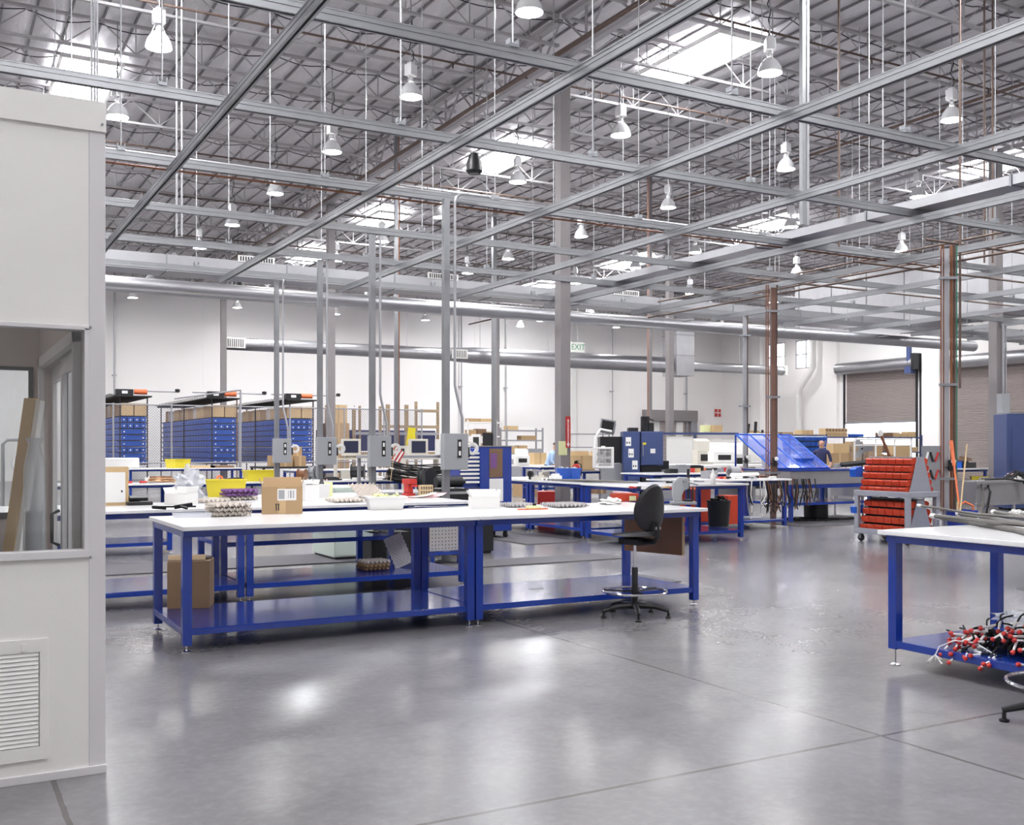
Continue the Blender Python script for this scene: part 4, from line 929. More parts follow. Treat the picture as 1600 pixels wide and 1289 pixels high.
for k, (dx, m_, lb) in enumerate(((0, 'pink', 'pink paper sheet curled up near the drop pole'), (-.12, 'paper', 'white paper sheet under the pink one'))):
    q = MB(); q.grid(lambda u, v: ((u-.5)*.30, (v-.5)*.20, .004+.05*(u**3)*(1-.3*v)+.01*k), 10, 4, 0, .001)
    one('paper_sheet', q, m_, lb, 'paper', (x+dx, y_+.02*k, HT), .35-.3*k)
x, y_ = at(659, 778, HT); t = thing('bench_vise', 'red bench vise with a wooden block behind the pink paper', 'vise', (x+.0, y_+.38, HT), .2)
MB().box(-.06, .06, -.06, .06, 0, .04).box(-.035, .035, -.05, .05, .04, .20).build('body', 'red', t, bevel=.008); MB().box(-.05, .05, -.10, .06, .15, .21).tube((0, -.16, .13), (0, -.06, .13), .014, 8).tube((-.07, -.15, .13), (.07, -.15, .13), .006, 6).build('jaw_screw', 'red', t)
x, y_ = at(681, 778, HT); t = thing('number_block', 'wooden block with stamped dark characters beside the red vise', 'block', (x, y_+.28, HT+.04), -.1); MB().box(-.08, .08, -.03, .03, -.04, .10).build('block', 'woodl', t)
q = MB()
for r in range(2):
    for k in range(5): q.box(-.07+k*.03, -.052+k*.03, -.032, -.0305, .0+.05*r, .03+.05*r).box(-.068+k*.03, -.06+k*.03, -.0335, -.032, .01+.05*r, .018+.05*r, 1)
q.build('stamped_marks', ['inkb', 'woodl'], t)
# behind and under the second row
x0, x1 = xonY(522, 13.3), xonY(583, 13.3)
t = thing('metal_cabinet', 'pale mint metal cabinet standing on the floor behind the second row', 'cabinet', ((x0+x1)/2, 13.75, 0)); a = (x1-x0)/2
MB().box(-a, a, -.45, .45, .04, .98).build('body', 'mint', t, bevel=.005); MB().box(-a+.03, a-.03, -.43, .43, 0, .04).build('plinth', 'black', t); MB().box(-a+.02, a-.02, -.458, -.451, .06, .50).box(-a+.02, a-.02, -.458, -.451, .52, .96).build('door', 'mint', t)
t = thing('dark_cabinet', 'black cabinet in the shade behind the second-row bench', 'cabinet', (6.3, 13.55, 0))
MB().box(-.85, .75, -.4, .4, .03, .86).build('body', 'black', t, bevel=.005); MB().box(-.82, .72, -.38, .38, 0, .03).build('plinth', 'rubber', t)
x, y_ = onD(697, 12.5); x0, x1 = xonY(672, 12.15), xonY(720, 12.15)
q = MB().box(x0, x1, 12.15, 12.17, .18, .52)
for r in range(7):
    for k in range(9): q.lathe([(.008, 0), (.008, .002)], (x0+.03+k*(x1-x0-.06)/8, 12.15, .21+r*.046), 6, 1, e=(PI/2, 0, 0))
t = thing('bench_crate', 'low blue step shelf behind the front bench joint', 'shelf', (0, 0, 0)); MB().box(x0-.02, x1+.05, 12.1, 12.6, .13, .17).build('step_top', 'blue', t); MB().box(x0, x0+.05, 12.12, 12.17, 0, .13).box(x1-.05, x1, 12.12, 12.17, 0, .13).box(x0, x0+.05, 12.53, 12.58, 0, .13).box(x1-.05, x1, 12.53, 12.58, 0, .13).build('step_legs', 'blue', t)
one('perforated_panel', q, ['pulpg', 'black'], 'grey perforated panel standing upright behind the front bench joint', 'panel')
random.seed(5)
x, y_ = onD(603, 12.9); t = thing('cable_reel', 'metal cable reel in the shade right of the mint cabinet', 'reel', (x, y_, .47))
MB().lathe([(.17, -.08), (.17, -.075), (.06, -.07), (.06, .07), (.17, .075), (.17, .08)], (0, 0, .17), 20, e=(PI/2, 0, .5)).build('reel_body', 'galvd', t, smooth=True); MB().box(-.25, .25, -.15, .15, -.47, 0).build('reel_stand', 'black', t)

# blue tool cart with posters
x, y_ = onD(762, 17.6); t = thing('tool_cart', 'tall blue tool cart with a calendar on its side, on casters', 'tool cart', (x, y_, 0)); 
cart = t; w_ = .30
MB().box(-w_, w_, -.3, .3, .12, 1.53).build('body', 'blue', t, bevel=.01)
MB().box(-w_-.01, w_+.01, -.31, .31, 1.53, 1.55).build('top_plate', 'galvd', t)
for sx in (-.22, .22):
    for sy in (-.22, .22):
        l = MB().box(sx-.02, sx+.02, sy-.03, sy+.03, .08, .12).lathe([(.055, -.02), (.055, .02)], (sx, sy, .055), 14, e=(0, PI/2, 0)).build('caster', 'black', t, smooth=True)
c_ = MB().box(-.13, .12, -.308, -.301, 1.02, 1.5).build('calendar_picture', 'cardd', t)
MB().box(-.13, .13, -.310, -.302, .62, 1.0).build('calendar_page', 'paper', t); MB().box(-.12, -.02, -.312, -.310, .63, .69).build('calendar_stain', 'redbin', t)
MB().cb((-.05, -.31, 1.3), (.12, .002, .25)).build('picture_detail', 'purple', t)
q = MB()
for k in range(8): q.box(-w_-.34, -w_-.001, -.28, -.24, .93+k*.068, .965+k*.068)
q.build('drawer_labels', 'paper', t); MB().box(-w_-.35, -w_-.0, -.24, .24, .86, 1.5).build('drawer_unit', 'blue', t, bevel=.004)
x, y_ = onD(703, 16.6)
t = thing('power_tool_stand', 'black bench grinder hanging by a blue board left of the tool cart', 'tool', (x, y_, 0)); MB().box(-.24, .24, -.12, .12, .0, .86).build('stand', 'rubber', t); MB().tube((-.25, 0, .97), (.2, 0, .97), .09, 14).tube((.2, 0, .97), (.27, 0, .97), .03, 10).build('motor', 'black', t, smooth=True)
MB().box(-.12, .1, -.128, -.121, .55, .82).lathe([(.05, 0), (.05, .01), (.03, .01), (.03, 0), (.05, 0)], (0, -.13, .62), 14, e=(PI/2, 0, 0), caps=False).build('blue_board', 'blue', t)

# row with yellow tub, reels
HB = .821
def onrow(px, Y): return xonY(px, Y)
tub('large yellow plastic tub on the low bench row', onrow(407, 21.6), 21.6, HB, .66, .45, .23, 'yellow', 0)
t = tub('yellow plastic scoop bin behind the fence line on the far bench', onrow(278, 31.4), 31.4, .936, .55, .5, .26, 'yellow', .4)
x = onrow(343, 21.3); t = one('tape_roll', MB().lathe([(.07, -.03), (.07, .03), (.035, .03), (.035, -.03), (.07, -.03)], (0, 0, .07), 18, e=(PI/2, 0, 0), caps=False), 'orange', 'roll of orange tape standing on the low bench row', 'tape roll', (x, 21.3, HB), smooth=True)
random.seed(3)
t = thing('cable_coil', 'coil of brown and tan cable on the low bench row', 'cable coil', (onrow(252, 21.5), 21.5, HB))
for k in range(7):
    pts = [((.27-.012*k)*math.cos(a)+random.uniform(-.015, .015), (.15-.01*k)*math.sin(a), .02+.016*k+random.uniform(-.006, .006)) for a in [2*PI*j/20 for j in range(20)]]
    MB().path(pts, .013, 5, closed=True).build('cable_turn', ['wood', 'cardl', 'copper'][k % 3], t, smooth=True)
for k, (px, nm, lab, m_) in enumerate(((195, 'red_handled_screwdriver', 'red-handled screwdriver near the white office on the low bench row', 'red'), (218, 'wire_stripper', 'red and white wire stripper left of the brown cable coil', 'red'))):
    t = thing(nm, lab, 'tool', (onrow(px, 21.3), 21.3, HB), .2); MB().tube((0, 0, .025), (.14, 0, .025), .022, 8).build('handle', m_, t, smooth=True); MB().tube((.14, 0, .02), (.5, 0, .015), .008, 6).build('shaft', 'greypaint', t)
def reel(px, Y, z, r, wid, label, m_, hm, rz=0):
    t = thing('cable_reel', label, 'reel', (onrow(px, Y), Y, z), rz)
    MB().lathe([(r, -wid/2), (r, -wid/2+.015), (r*.75, -wid/2+.02), (r*.75, wid/2-.02), (r, wid/2-.015), (r, wid/2)], (0, 0, r), 22, e=(PI/2, 0, 0)).build('reel_body', m_, t, smooth=True)
    MB().lathe([(r*.3, -wid/2-.004), (r*.3, -wid/2-.001)], (0, 0, r), 14, e=(PI/2, 0, 0)).build('hub', hm, t)
reel(472, 21.6, HB, .125, .18, 'brown wooden cable reel on the low bench row', 'wood', 'cardd', .9)
reel(488, 21.9, HB, .155, .12, 'grey wire reel behind the brown one on the low bench row', 'galvd', 'black', .9)
reel(494, 21.95, HB, .155, .10, 'second grey wire reel touching the first', 'galvd', 'black', .9)
reel(559, 21.7, HB, .17, .30, 'black roll of tubing in front of the first computer', 'black', 'rubber', 1.1)
reel(658, 17.2, .0+.74, .20, .10, 'black tubing roll, left of the pair near the nearest drop pole', 'rubber', 'black', 1.0)
reel(669, 17.5, .0+.74, .20, .12, 'black tubing roll, right of the pair near the nearest drop pole', 'black', 'rubber', .4)
bench('small white-topped bench under the black tubing rolls', 6.9, 8.0, 17.0, 17.9, h=.74, shelf=.2, ov=(.02, .02, .02, .02))
for k, px in enumerate((405+15, 470, 505, 525, 600, 625)):
    x = onrow(px, 21.35)
    one('hand_tool', MB().cb((0, 0, .012), (.20+.05*(k % 3), .05, .02), (0, 0, .3*k)).cb((.08, .02, .015), (.08, .09, .03), (0, 0, .5)), ['whitep', 'black', 'pink', 'black', 'inkb', 'galvd'][k], ['white flat tool left of the brown reel', 'dark pliers in front of the brown reel', 'pink sheet folded on the low bench row', 'black pliers left of the black tubing roll', 'black shears right of the black tubing roll', 'grey file near the right end of the low bench row'][k], 'tool', (x, 21.35, HB))

# floor mats
def fmat(label, x0, x1, y0, y1): one('floor_mat', MB().box(x0, x1, y0, y1, .0, .012), 'mat', label, 'floor mat')
fmat('dark ribbed floor mat behind the joint of the front benches', 3.2, 7.35, 9.25, 10.0)
fmat('dark floor mat beyond the second-row bench end', 4.6, 8.3, 11.6, 12.3)
fmat('long dark floor mat in front of the long bench', 8.1, 9.1, 14.0, 17.5)
fmat('black floor mat under the stainless wash bench', 14.6, 17.8, 14.6, 16.8)
fmat('dark floor mat between the first benches and the white office', .8, 5.0, 13.0, 14.2)

# black tub on shelf
x, y_ = at(1126, 822, .18); t = thing('black_tub', 'round black tub on the shelf of the bench behind the stool', 'tub', (x, y_+.05, .177))
MB().lathe([(.17, 0), (.20, .42), (.21, .42), (.21, .44), (.185, .44), (.16, .02)], n=20).build('tub_body', 'black', t, smooth=True)
crumple('black rubbish heaped in the round black tub', x, y_+.05, .56, (.13, .12, .16), 'black', 'rubbish', 'rubbish', seed=4)
carton('small orange-red box beside the round black tub', x+.55, y_+.42, .177, .3, .3, .5, 0, 'redbin', 0, tape=False)
# ================================================================ FENCE, BIN RACKS, PALLET RACK
random.seed(21)
FY = 37.8
fx = [xonY(p, FY) for p in (150, 177, 268, 374, 453, 538, 600, 659)]
t = thing('chain_link_fence', 'grey chain-link fence in front of the blue bin racks', 'fence', (0, FY, 0))
for x in fx: MB().tube((x, 0, 0), (x, 0, 3.08), .032, 8).build('fence_post', 'greypaint', t, smooth=True)
MB().tube((fx[0], 0, 3.03), (fx[-1], 0, 3.03), .024, 8).build('top_rail', 'greypaint', t, smooth=True)
MB().tube((fx[0], 0, 1.0), (fx[-1], 0, 1.0), .024, 8).build('middle_rail', 'greypaint', t, smooth=True)
q = MB(); Lf = fx[-1]-fx[0]; k = -3.0
while k < Lf:
    for s in (1, -1):
        a0, a1 = (k, k+3.0) if s == 1 else (k+3.0, k); z0, z1 = .03, 3.03
        p = [(a0, z0), (a1, z1)]
        def clipx(p):
            (xa, za), (xb, zb) = p
            if xa > xb: xa, za, xb, zb = xb, zb, xa, za
            if xb <= 0 or xa >= Lf: return None
            if xa < 0: za += (zb-za)*(0-xa)/(xb-xa); xa = 0
            if xb > Lf: zb = za+(zb-za)*(Lf-xa)/(xb-xa); xb = Lf
            return xa, za, xb, zb
        c = clipx(p)
        if c: q.tube((fx[0]+c[0], .012*s, c[1]), (fx[0]+c[2], .012*s, c[3]), .0045, 3)
    k += .095
q.build('chain_link_mesh', 'fence', t)
t = thing('gate_arm', 'grey angled bar rising above the fence over the bin racks', 'gate arm', (0, FY-.25, 0))
MB().tube((xonY(270, FY), 0, 3.25), (fx[3]-.02, 0, 3.62), .03, 4).build('arm', 'greypaint', t); MB().tube((fx[3]-.02, 0, 0), (fx[3]-.02, 0, 3.62), .035, 8).build('arm_post', 'greypaint', t)
# rack of bins
binp = MB(); binp.prism([(-.115, .0), (.115, .0), (.115, .17), (.10, .17), (.10, .01), (-.10, .01), (-.10, .10), (-.115, .10)], -.1, .1, 'x')
def bin_mesh(wd, ln, h, marks):
    q = MB().rim(wd, ln, 0, h, .008, taper=.012).box(-wd/2-.006, wd/2+.006, -ln/2-.012, -ln/2-.001, h-.05, h).box(-wd/2-.006, wd/2+.006, ln/2, ln/2+.008, h-.03, h)
    for mx_ in marks: q.cb((mx_, -ln/2-.003+.004, h*.42), (.05, .012, .045), (0, 0, 0), 1)
    return q
bn_small = bn_wide = bn_side = None
BL = 'blue bin with white marks, '
for ri, x0 in enumerate((6.02, 9.32, 12.35)):
    ordn = ('left', 'middle', 'right')[ri]
    t = thing('bin_rack', f'dark steel rack full of blue bins behind the fence, {ordn} one of three', 'rack', (x0, 0, 0))
    for yy in (40.0, 45.0, 50.0):
        for xx in (-.02, .93):
            MB().box(xx-.02, xx+.02, yy-.02, yy+.02, 0, 3.42).build('rack_post', 'cardd' if (ri == 1 and xx > .5) else 'rubber', t)
    q = MB()
    for L in range(9): q.box(.0, .91, 39.97, 50.0, .906+.222*L, .933+.222*L)
    q.build('shelves', 'rubber', t)
    MB().cb((.45, 45, 3.42), (1.25, 10.3, .05), (.0, 0, 0)).build('top_cover', 'rubber', t)
    q = MB()
    for k in range(24): q.cb((-.22, 40.1+k*.42, 3.46), (.28, .38, .02), (.10, .25, 0))
    q.build('cover_slats', 'rubber', t)
    pat = ('dwddwwwdwd' if ri != 1 else 'dwdwddwddw')
    rest = MB()
    for L in range(8):
        z = .935+.222*L; kind = ['dwdwwwdd', 'dwdwwwdw', 'dwdwwwdd'][ri][L]
        if kind == 'd':
            for k in range(4):
                loc = (x0+.115+k*.227, 40.25, z); lab = BL+f'narrow one at the front of the {ordn} rack'; g = f'narrow blue bins at the front of the {ordn} rack'
                if bn_small is None: bn_small = one('storage_bin', bin_mesh(.205, .46, .18, (0,)), ['bluebin', 'paper'], lab, 'bin', loc, group=g)
                else: dup(bn_small, loc, label=lab, group=g)
        else:
            loc = (x0+.455, 40.25, z); lab = BL+f'wide one at the front of the {ordn} rack'; g = f'wide blue bins at the front of the {ordn} rack'
            if bn_wide is None: bn_wide = one('storage_bin', bin_mesh(.88, .46, .18, (-.33, .33)), ['bluebin', 'paper'], lab, 'bin', loc, group=g)
            else: dup(bn_wide, loc, label=lab, group=g)
        for k in range(19):
            yy = 40.75+k*.49
            if k < 8:
                loc = (x0+.455, yy, z); lab = f'blue plastic storage bin along the aisle side of the {ordn} rack'; g = f'blue bins along the side of the {ordn} rack'
                if bn_side is None: bn_side = one('storage_bin', MB().rim(.90, .455, 0, .18, .01, taper=.03).box(-.46, -.45, -.23, .23, .13, .18).cb((-.452, .0, .10), (.01, .03, .11)), 'bluebin', lab, 'bin', loc, group=g)
                else: dup(bn_side, loc, label=lab, group=g)
            else: rest.box(x0+.03, x0+.88, yy-.21, yy+.21, z, z+.18).box(x0-.005, x0+.915, yy-.228, yy+.228, z+.13, z+.18)
    o = one('storage_bins', rest, 'bluebin', f'remaining blue bins at the back of the {ordn} rack', 'bins'); o['kind'] = 'stuff'
    y_ = 40.3; kk = 0
    while y_ < 49:
        L = .6+.35*((kk*7) % 3); m_ = ('cardl', 'card', 'cardl', 'pulp', 'card')[kk % 5]
        if kk < 1:
            for xx in (.24, .70): one('cardboard_box', MB().box(-.21, .21, -.25, .25, 0, .46), m_, f'tan cardboard box on top of the front of the {ordn} rack, '+('left' if xx < .5 else 'right'), 'box', (x0+xx, y_+.0, 2.712))
            y_ += .6
        else:
            one('cardboard_box', MB().box(-.42, .42, -L/2+.02, L/2-.02, 0, .42+.05*(kk % 2)), m_, f'tan cardboard box on the {ordn} rack, {ORD[kk]} from the front', 'box', (x0+.45, y_+L/2-.25, 2.712)); y_ += L
        kk += 1
    q = thing('rack_motor', f'black and orange motor unit with grey rod above the {ordn} rack', 'motor', (x0+.2, 40.2, 3.46))
    MB().box(-.35, .25, -.15, .15, 0, .22).build('gear_housing', 'black', q); MB().box(-.15, .05, -.158, -.151, .06, .16).build('white_label', 'paper', q)
    MB().tube((.3, 0, .14), (.75, 0, .14), .10, 10).build('orange_motor', 'orange', q, smooth=True)
    MB().tube((-.9 if ri else .7, 0, .17), (1.9, 0, .17), .025, 6).build('rod', 'greypaint', q); MB().lathe([(0, -.07), (.09, -.05), (.09, .05), (0, .07)], (1.85, 0, .22), 10).build('knob', 'black', q, smooth=True)
one('switch_box', MB().box(-.32, .32, -.1, .1, 0, .5).box(-.04, .04, -.12, -.1, .15, .35, 1), ['boxgrey', 'black'], 'grey control box on the column in front of the middle bin rack', 'switch box', (11.0, 45.2-.25, 1.72))
# tan boxes by the column and tall stack right of the racks
carton('large tan box on a stack beside the column behind the fence', xonY(525, 41), 41, 2.55, .75, .6, .75, 0, 'cardl', 0)
carton('large tan box under another beside the column behind the fence', xonY(525, 41), 41, 1.7, .9, .7, .85, 0, 'card', 0)
carton('large tan box at the bottom of the stack beside the column behind the fence', xonY(525, 41), 41, .85, .9, .7, .85, 0, 'card', 0)
carton('tan box on the floor under the column stack behind the fence', xonY(525, 41), 41, .0, .9, .7, .85, 0, 'card', 0)
# pallet rack
t = thing('pallet_rack', 'tan pallet rack uprights behind the right part of the fence', 'pallet rack', (0, 41.5, 0))
for k, (px, zt, w_) in enumerate(((553, 3.15, .14), (562, 3.3, .08), (594, 3.3, .10), (606, 3.4, .16), (635, 3.4, .16), (650, 3.55, .10), (684, 3.55, .10))):
    x = xonY(px, 41.5); q = MB().box(x-w_/2, x+w_/2, -.05, .05, 0, zt)
    for j in range(28): q.box(x-.02, x+.02, -.055, -.05, .3+j*.11, .35+j*.11, 1)
    q.build('upright', ['rackp', 'cardd'], t)
for z, a, c in ((3.15, 650, 684), (2.45, 594, 684), (2.15, 553, 684), (1.3, 553, 684)):
    MB().box(xonY(a, 41.5), xonY(c, 41.5), -.06, .06, z-.06, z+.06).build('beam', 'rackp' if z != 2.15 else 'greypaint', t)
t = thing('flat_cart', 'dark flat stack of sheets on the rack behind the fence', 'stack', (xonY(590, 42.6), 42.7, 1.4)); MB().box(-2.6, 2.6, -.5, .5, 0, .9).build('sheet_stack', 'shirtn', t)
one('hi_vis_vest', MB().cb((0, 0, 0), (.28, .12, .75), (.05, .1, 0)).cb((.1, -.02, -.15), (.14, .12, .7), (0, -.1, 0)), 'yellow', 'yellow reflective jacket hanging near the striped flag', 'jacket', (xonY(642, 37.5), 37.5, 1.95))

# ================================================================ COMPUTERS
def crt(t, x, y_, z, s=1.0):
    m1 = MB().box(x-.23*s, x+.23*s, y_-.02, y_+.08, z+.06*s, z+.46*s).prism([(x-.2*s, z+.08*s), (x+.2*s, z+.08*s), (x+.2*s, z+.42*s), (x-.2*s, z+.42*s)], y_+.08, y_+.36*s, 'y').lathe([(.13*s, z), (.10*s, z+.06*s)], (x, y_+.15, 0), 12).build('monitor', 'beige', t, bevel=.01)
    MB().box(x-.17*s, x+.17*s, y_-.026, y_-.021, z+.13*s, z+.41*s).build('screen', 'screen', m1)
def pc_cart(px, d, label, side):
    x, y_ = onD(px, d); t = thing('computer_cart', label, 'computer cart', (x, y_, 0), -.25)
    MB().box(-.42, -.38, -.3, .3, .1, 1.33).box(.38, .42, -.3, .3, .1, 1.28).build('side_panels', 'beige', t); MB().box(-.38, .38, -.3, .3, 1.24, 1.27).box(-.38, .38, -.3, .3, .78, .81).box(-.38, .38, -.3, .3, .1, .13).build('shelves', 'beige', t)
    crt(t, -.05, -.1, 1.271); MB().box(-.3, .12, -.25, .15, .812, .98).build('computer_case', 'beige', t); MB().box(-.2, .3, -.28, -.12, .131, .18).build('keyboard', 'whitep', t)
    for sx in (-.36, .36): MB().lathe([(.04, -.015), (.04, .015)], (sx, 0, .04), 10, e=(0, PI/2, 0)).box(sx-.02, sx+.02, -.26, .26, .06, .1).build('caster', 'black', t)
    return t
pc_cart(551, 24.6, 'beige computer cart with a dark screen left of the third drop pole', 0)
pc_cart(656, 24.9, 'beige computer cart with a dark screen left of the nearest switch box', 0)
x, y_ = onD(610, 21.2); t = thing('striped_flag', 'small red and white striped flag leaning beside a switch box', 'flag', (x, y_, 1.28), -.3)
MB().tube((0, 0, -.46), (.10, 0, .32), .008, 5).build('flag_stick', 'woodl', t)
q = MB()
for k in range(7): q.cb((.04+k*.030, .012*math.sin(k), .16-.02*k), (.031, .006, .30-.01*k), (0, .55, 0), k % 2)
q.build('flag_cloth', ['red', 'paper'], t)
for k, (px, py, m_, nm, lab, sz) in enumerate(((606, 703, 'mint', 'small_box', 'small mint green box below the striped flag', (.12, .1, .16)), (625, 700, 'beige', 'small_machine', 'beige bench machine right of the striped flag', (.28, .2, .2)), (690, 700, 'whitep', 'white_machine', 'white device with a dark dial left of the nearest switch box', (.22, .2, .34)))):
    x, y_ = onD(px, 22.2); one(nm, MB().box(-sz[0]/2, sz[0]/2, -sz[1]/2, sz[1]/2, 0, sz[2]).box(-sz[0]/4, sz[0]/5, -sz[1]/2-.01, -sz[1]/2, sz[2]*.3, sz[2]*.7, 1), [m_, 'inkb'], lab, 'device', (x, y_, 1.362))
x, y_ = onD(650, 22.4); t = thing('parts_table', 'dark table cluttered with bundles of black cable behind the tubing rolls', 'table', (x, y_, 0), 0)
MB().box(-1.2, 1.2, -.45, .45, 1.30, 1.36).build('tabletop', 'greypaint', t)
for sx in (-1.15, 1.15):
    for sy in (-.4, .4): MB().box(sx-.03, sx+.03, sy-.03, sy+.03, 0, 1.30).build('leg', 'greypaint', t)
q = MB()
for k in range(34):
    zz = 1.0+random.uniform(-.15, .25); q.path([(x-.9+j*.3, y_-.6-.05*math.sin(k+j), zz-.12*math.sin(j*PI/6)+.03*math.sin(k*2+j)) for j in range(7)], .013, 5)
tag(one('hanging_cables', q, 'rubber', 'bundles of black cable draped in front of the dark table', 'cables'), kind='stuff')
x, y_ = onD(440+20, 26); 
for k, (px, s, z) in enumerate(((443, .42, 0), (466, .34, 0), (462, .26, .30), (427, .25, 0))):
    x, y_ = onD(px, 29+.3*k); carton('small cardboard box piled behind the farthest drop poles, '+('wide left one', 'right one', 'top one', 'leftmost one')[k], x, y_, (.0 if z == 0 else z)+1.0, s, .35, .30 if k != 2 else .24, 0, 'card', 0)
x, y_ = onD(450, 29.4); t = thing('packing_table', 'dark packing table under the small cardboard boxes', 'table', (x, y_, 0)); MB().box(-.9, .9, -.6, .7, .95, 1.0).build('tabletop', 'rubber', t)
for sx in (-.85, .85):
    for sy in (-.55, .65): MB().box(sx-.03, sx+.03, sy-.03, sy+.03, 0, .95).build('leg', 'rubber', t)
# desk phone-like white machine left, things on the far bench
x = xonY(187, 31.5); one('white_case', MB().box(-.6, .6, -.25, .25, 0, .30), 'whitep', 'long white case on the far bench beside the white office', 'case', (x-.1, 31.5, .936), bevel=.03)
for k, px in enumerate((315, 345)): one('flat_tray', MB().box(-.35, .35, -.2, .2, 0, .06), ['cardl', 'cardd'][k], ('tan', 'dark brown')[k]+' flat tray on the far bench by the fence', 'tray', (xonY(px, 31.4), 31.4, .936))

# ================================================================ MIDDLE: blue machine, fan, clutter
x, y_ = onD(1001, 27.5); t = thing('blue_test_chamber', 'dark blue twin-door machine with white notices', 'machine', (x, y_, 0), -YAW)
MB().box(-.50, -.07, -.4, .4, .1, 1.95).build('left_housing', 'navy', t, bevel=.01)
MB().box(-.04, .54, -.4, .4, 1.06, 1.95).build('right_housing', 'navy', t, bevel=.01); MB().box(-.02, .50, -.36, .4, .1, 1.05).build('lower_unit', 'black', t)
MB().box(-.02, .52, -.43, -.401, 1.08, 1.93).build('door', 'navy', t, bevel=.006); MB().box(.0, .02, -.45, -.43, 1.3, 1.6).build('door_handle', 'galvd', t)
for dx, dz in ((-.37, 1.63), (-.30, 1.33), (-.20, 1.02)):
    nq = MB().box(dx-.07, dx+.07, -.405, -.401, dz-.06, dz+.17).box(dx-.05, dx-.02, -.408, -.405, dz, dz+.05, 1).box(dx+.01, dx+.04, -.408, -.405, dz, dz+.05, 1); nq.build('notice', ['paper', 'inkb'], t)
MB().box(.2, .33, -.436, -.431, 1.38, 1.50).build('door_label', 'paper', t); MB().box(.0, .09, -.436, -.431, 1.60, 1.66).build('warning_label', 'yellow', t)
MB().box(-.5, .5, -.38, .38, 0, .1).build('plinth', 'black', t)
MB().box(-.35, -.1, -.3, .1, 1.95, 2.05).lathe([(.12, 1.95), (.12, 2.35)], (.12, 0, 0), 12).box(.2, .34, -.1, .1, 1.95, 2.18).tube((.18, 0, 2.3), (.34, 0, 2.25), .02, 6).build('top_fittings', 'black', t)
MB().box(.55, .72, -.2, .1, .95, 1.18).build('side_control', 'black', t)
x, y_ = onD(953, 27.9); t = thing('oven', 'black housing left of the dark blue machine with a monitor on top', 'machine', (x, y_, 0), -YAW)
MB().box(-.30, .28, -.4, .4, 1.12, 1.82).build('upper_housing', 'black', t, bevel=.01); MB().box(-.27, .28, -.4, .4, 0, 1.10).build('lower_housing', 'greypaint', t, bevel=.01)
x, y_ = onD(949, 27.8); t = thing('old_monitor', 'dark monitor lying tilted on top of the black housing', 'monitor', (x, y_, 1.83), -YAW)
MB().cb((0, 0, .26), (.42, .06, .38), (.1, .15, .3)).cb((.02, .2, .24), (.32, .35, .30), (.1, .15, .3)).build('monitor_body', 'greypaint', t, bevel=.008); MB().cb((.0, -.036, .26), (.34, .01, .3), (.1, .15, .3)).build('screen', 'inkb', t)
one('flexible_hose', MB().path([(.1, 0, .1), (-.2, 0, .16), (-.33, -.1, -.05), (-.36, -.15, -.55), (-.36, -.1, -.8)], .035, 10), 'whitep', 'white flexible hose bending down behind the box fan', 'hose', (*onD(950, 27.3), 1.85), -YAW, smooth=True)
x, y_ = onD(939, 26.6); t = thing('box_fan', 'white square box fan standing on a bench', 'fan', (x, y_-.1, 1.0), -.3)
q = MB().box(-.27, .27, -.06, .06, .0, .05).box(-.27, .27, -.06, .06, .49, .54).box(-.27, -.22, -.06, .06, .05, .49).box(.22, .27, -.06, .06, .05, .49); q.build('housing', 'whitep', t, bevel=.01)
q = MB()
for k in range(22): q.tube((-.22+k*.021, -.05, .05), (-.22+k*.021, -.05, .49), .0035, 4)
for k in range(3): q.tube((-.22, -.052, .12+k*.15), (.22, -.052, .12+k*.15), .004, 4)
q.build('grille', 'whitep', t)
q = MB()
for k in range(5):
    a = 2*PI*k/5; q.cb((.11*math.cos(a), 0, .27+.11*math.sin(a)), (.17, .012, .09), (.4, -a, 0))
q.lathe([(.04, -.02), (.04, .02)], (0, 0, .27), 12, e=(PI/2, 0, 0)); q.build('blades', 'greypaint', t)
MB().box(-.05, .05, -.02, .02, .54, .57).build('carry_handle', 'whitep', t)
x, y_ = onD(905, 28); carton('open tan cardboard box behind the red extinguisher', x, y_, .93, .72, .5, .38, -.3, 'cardl', 1)
bench('dark bench holding the open tan box between column and box fan', x-1.0, x+.5, y_-.4, y_+.5, h=.92, shelf=0, topm='greypaint')
for k, px in enumerate((881, 898)):
    x, y_ = onD(px, 19.4); t = tub('blue bin holding clear bags on the long bench, '+('left' if k == 0 else 'right')+' of the pair', x, y_, .936, .21 if k else .30, .3, .20, 'bluebin', -.4, 'bag'); 
x, y_ = onD(975, 24.5); carton('small brown carton hanging below the fan bench', x-.15, y_+.9, .41, .32, .3, .3, .2, 'cardd', 0, lab=True)
one('waste_bin', MB().rim(.32, .32, 0, .42, .006, .04), 'black', 'black square waste bin under the fan bench', 'bin', (xonY(952, 25.7), 25.7, .41))
one('red_cabinet', MB().box(-.28, .28, -.25, .25, .03, .62).box(-.26, .26, -.256, -.25, .06, .30).box(-.26, .26, -.256, -.25, .33, .60).box(-.2, .2, -.2, .2, 0, .03), 'red', 'dark red cabinet standing between legs of the long bench', 'cabinet', (*onD(861, 21.5), 0), -.5)
one('white_post', MB().box(-.05, .05, -.05, .05, 0, 1.2), 'whitep', 'white post under the long bench beside the blue tool cart', 'post', (*onD(792, 22.5), 0))
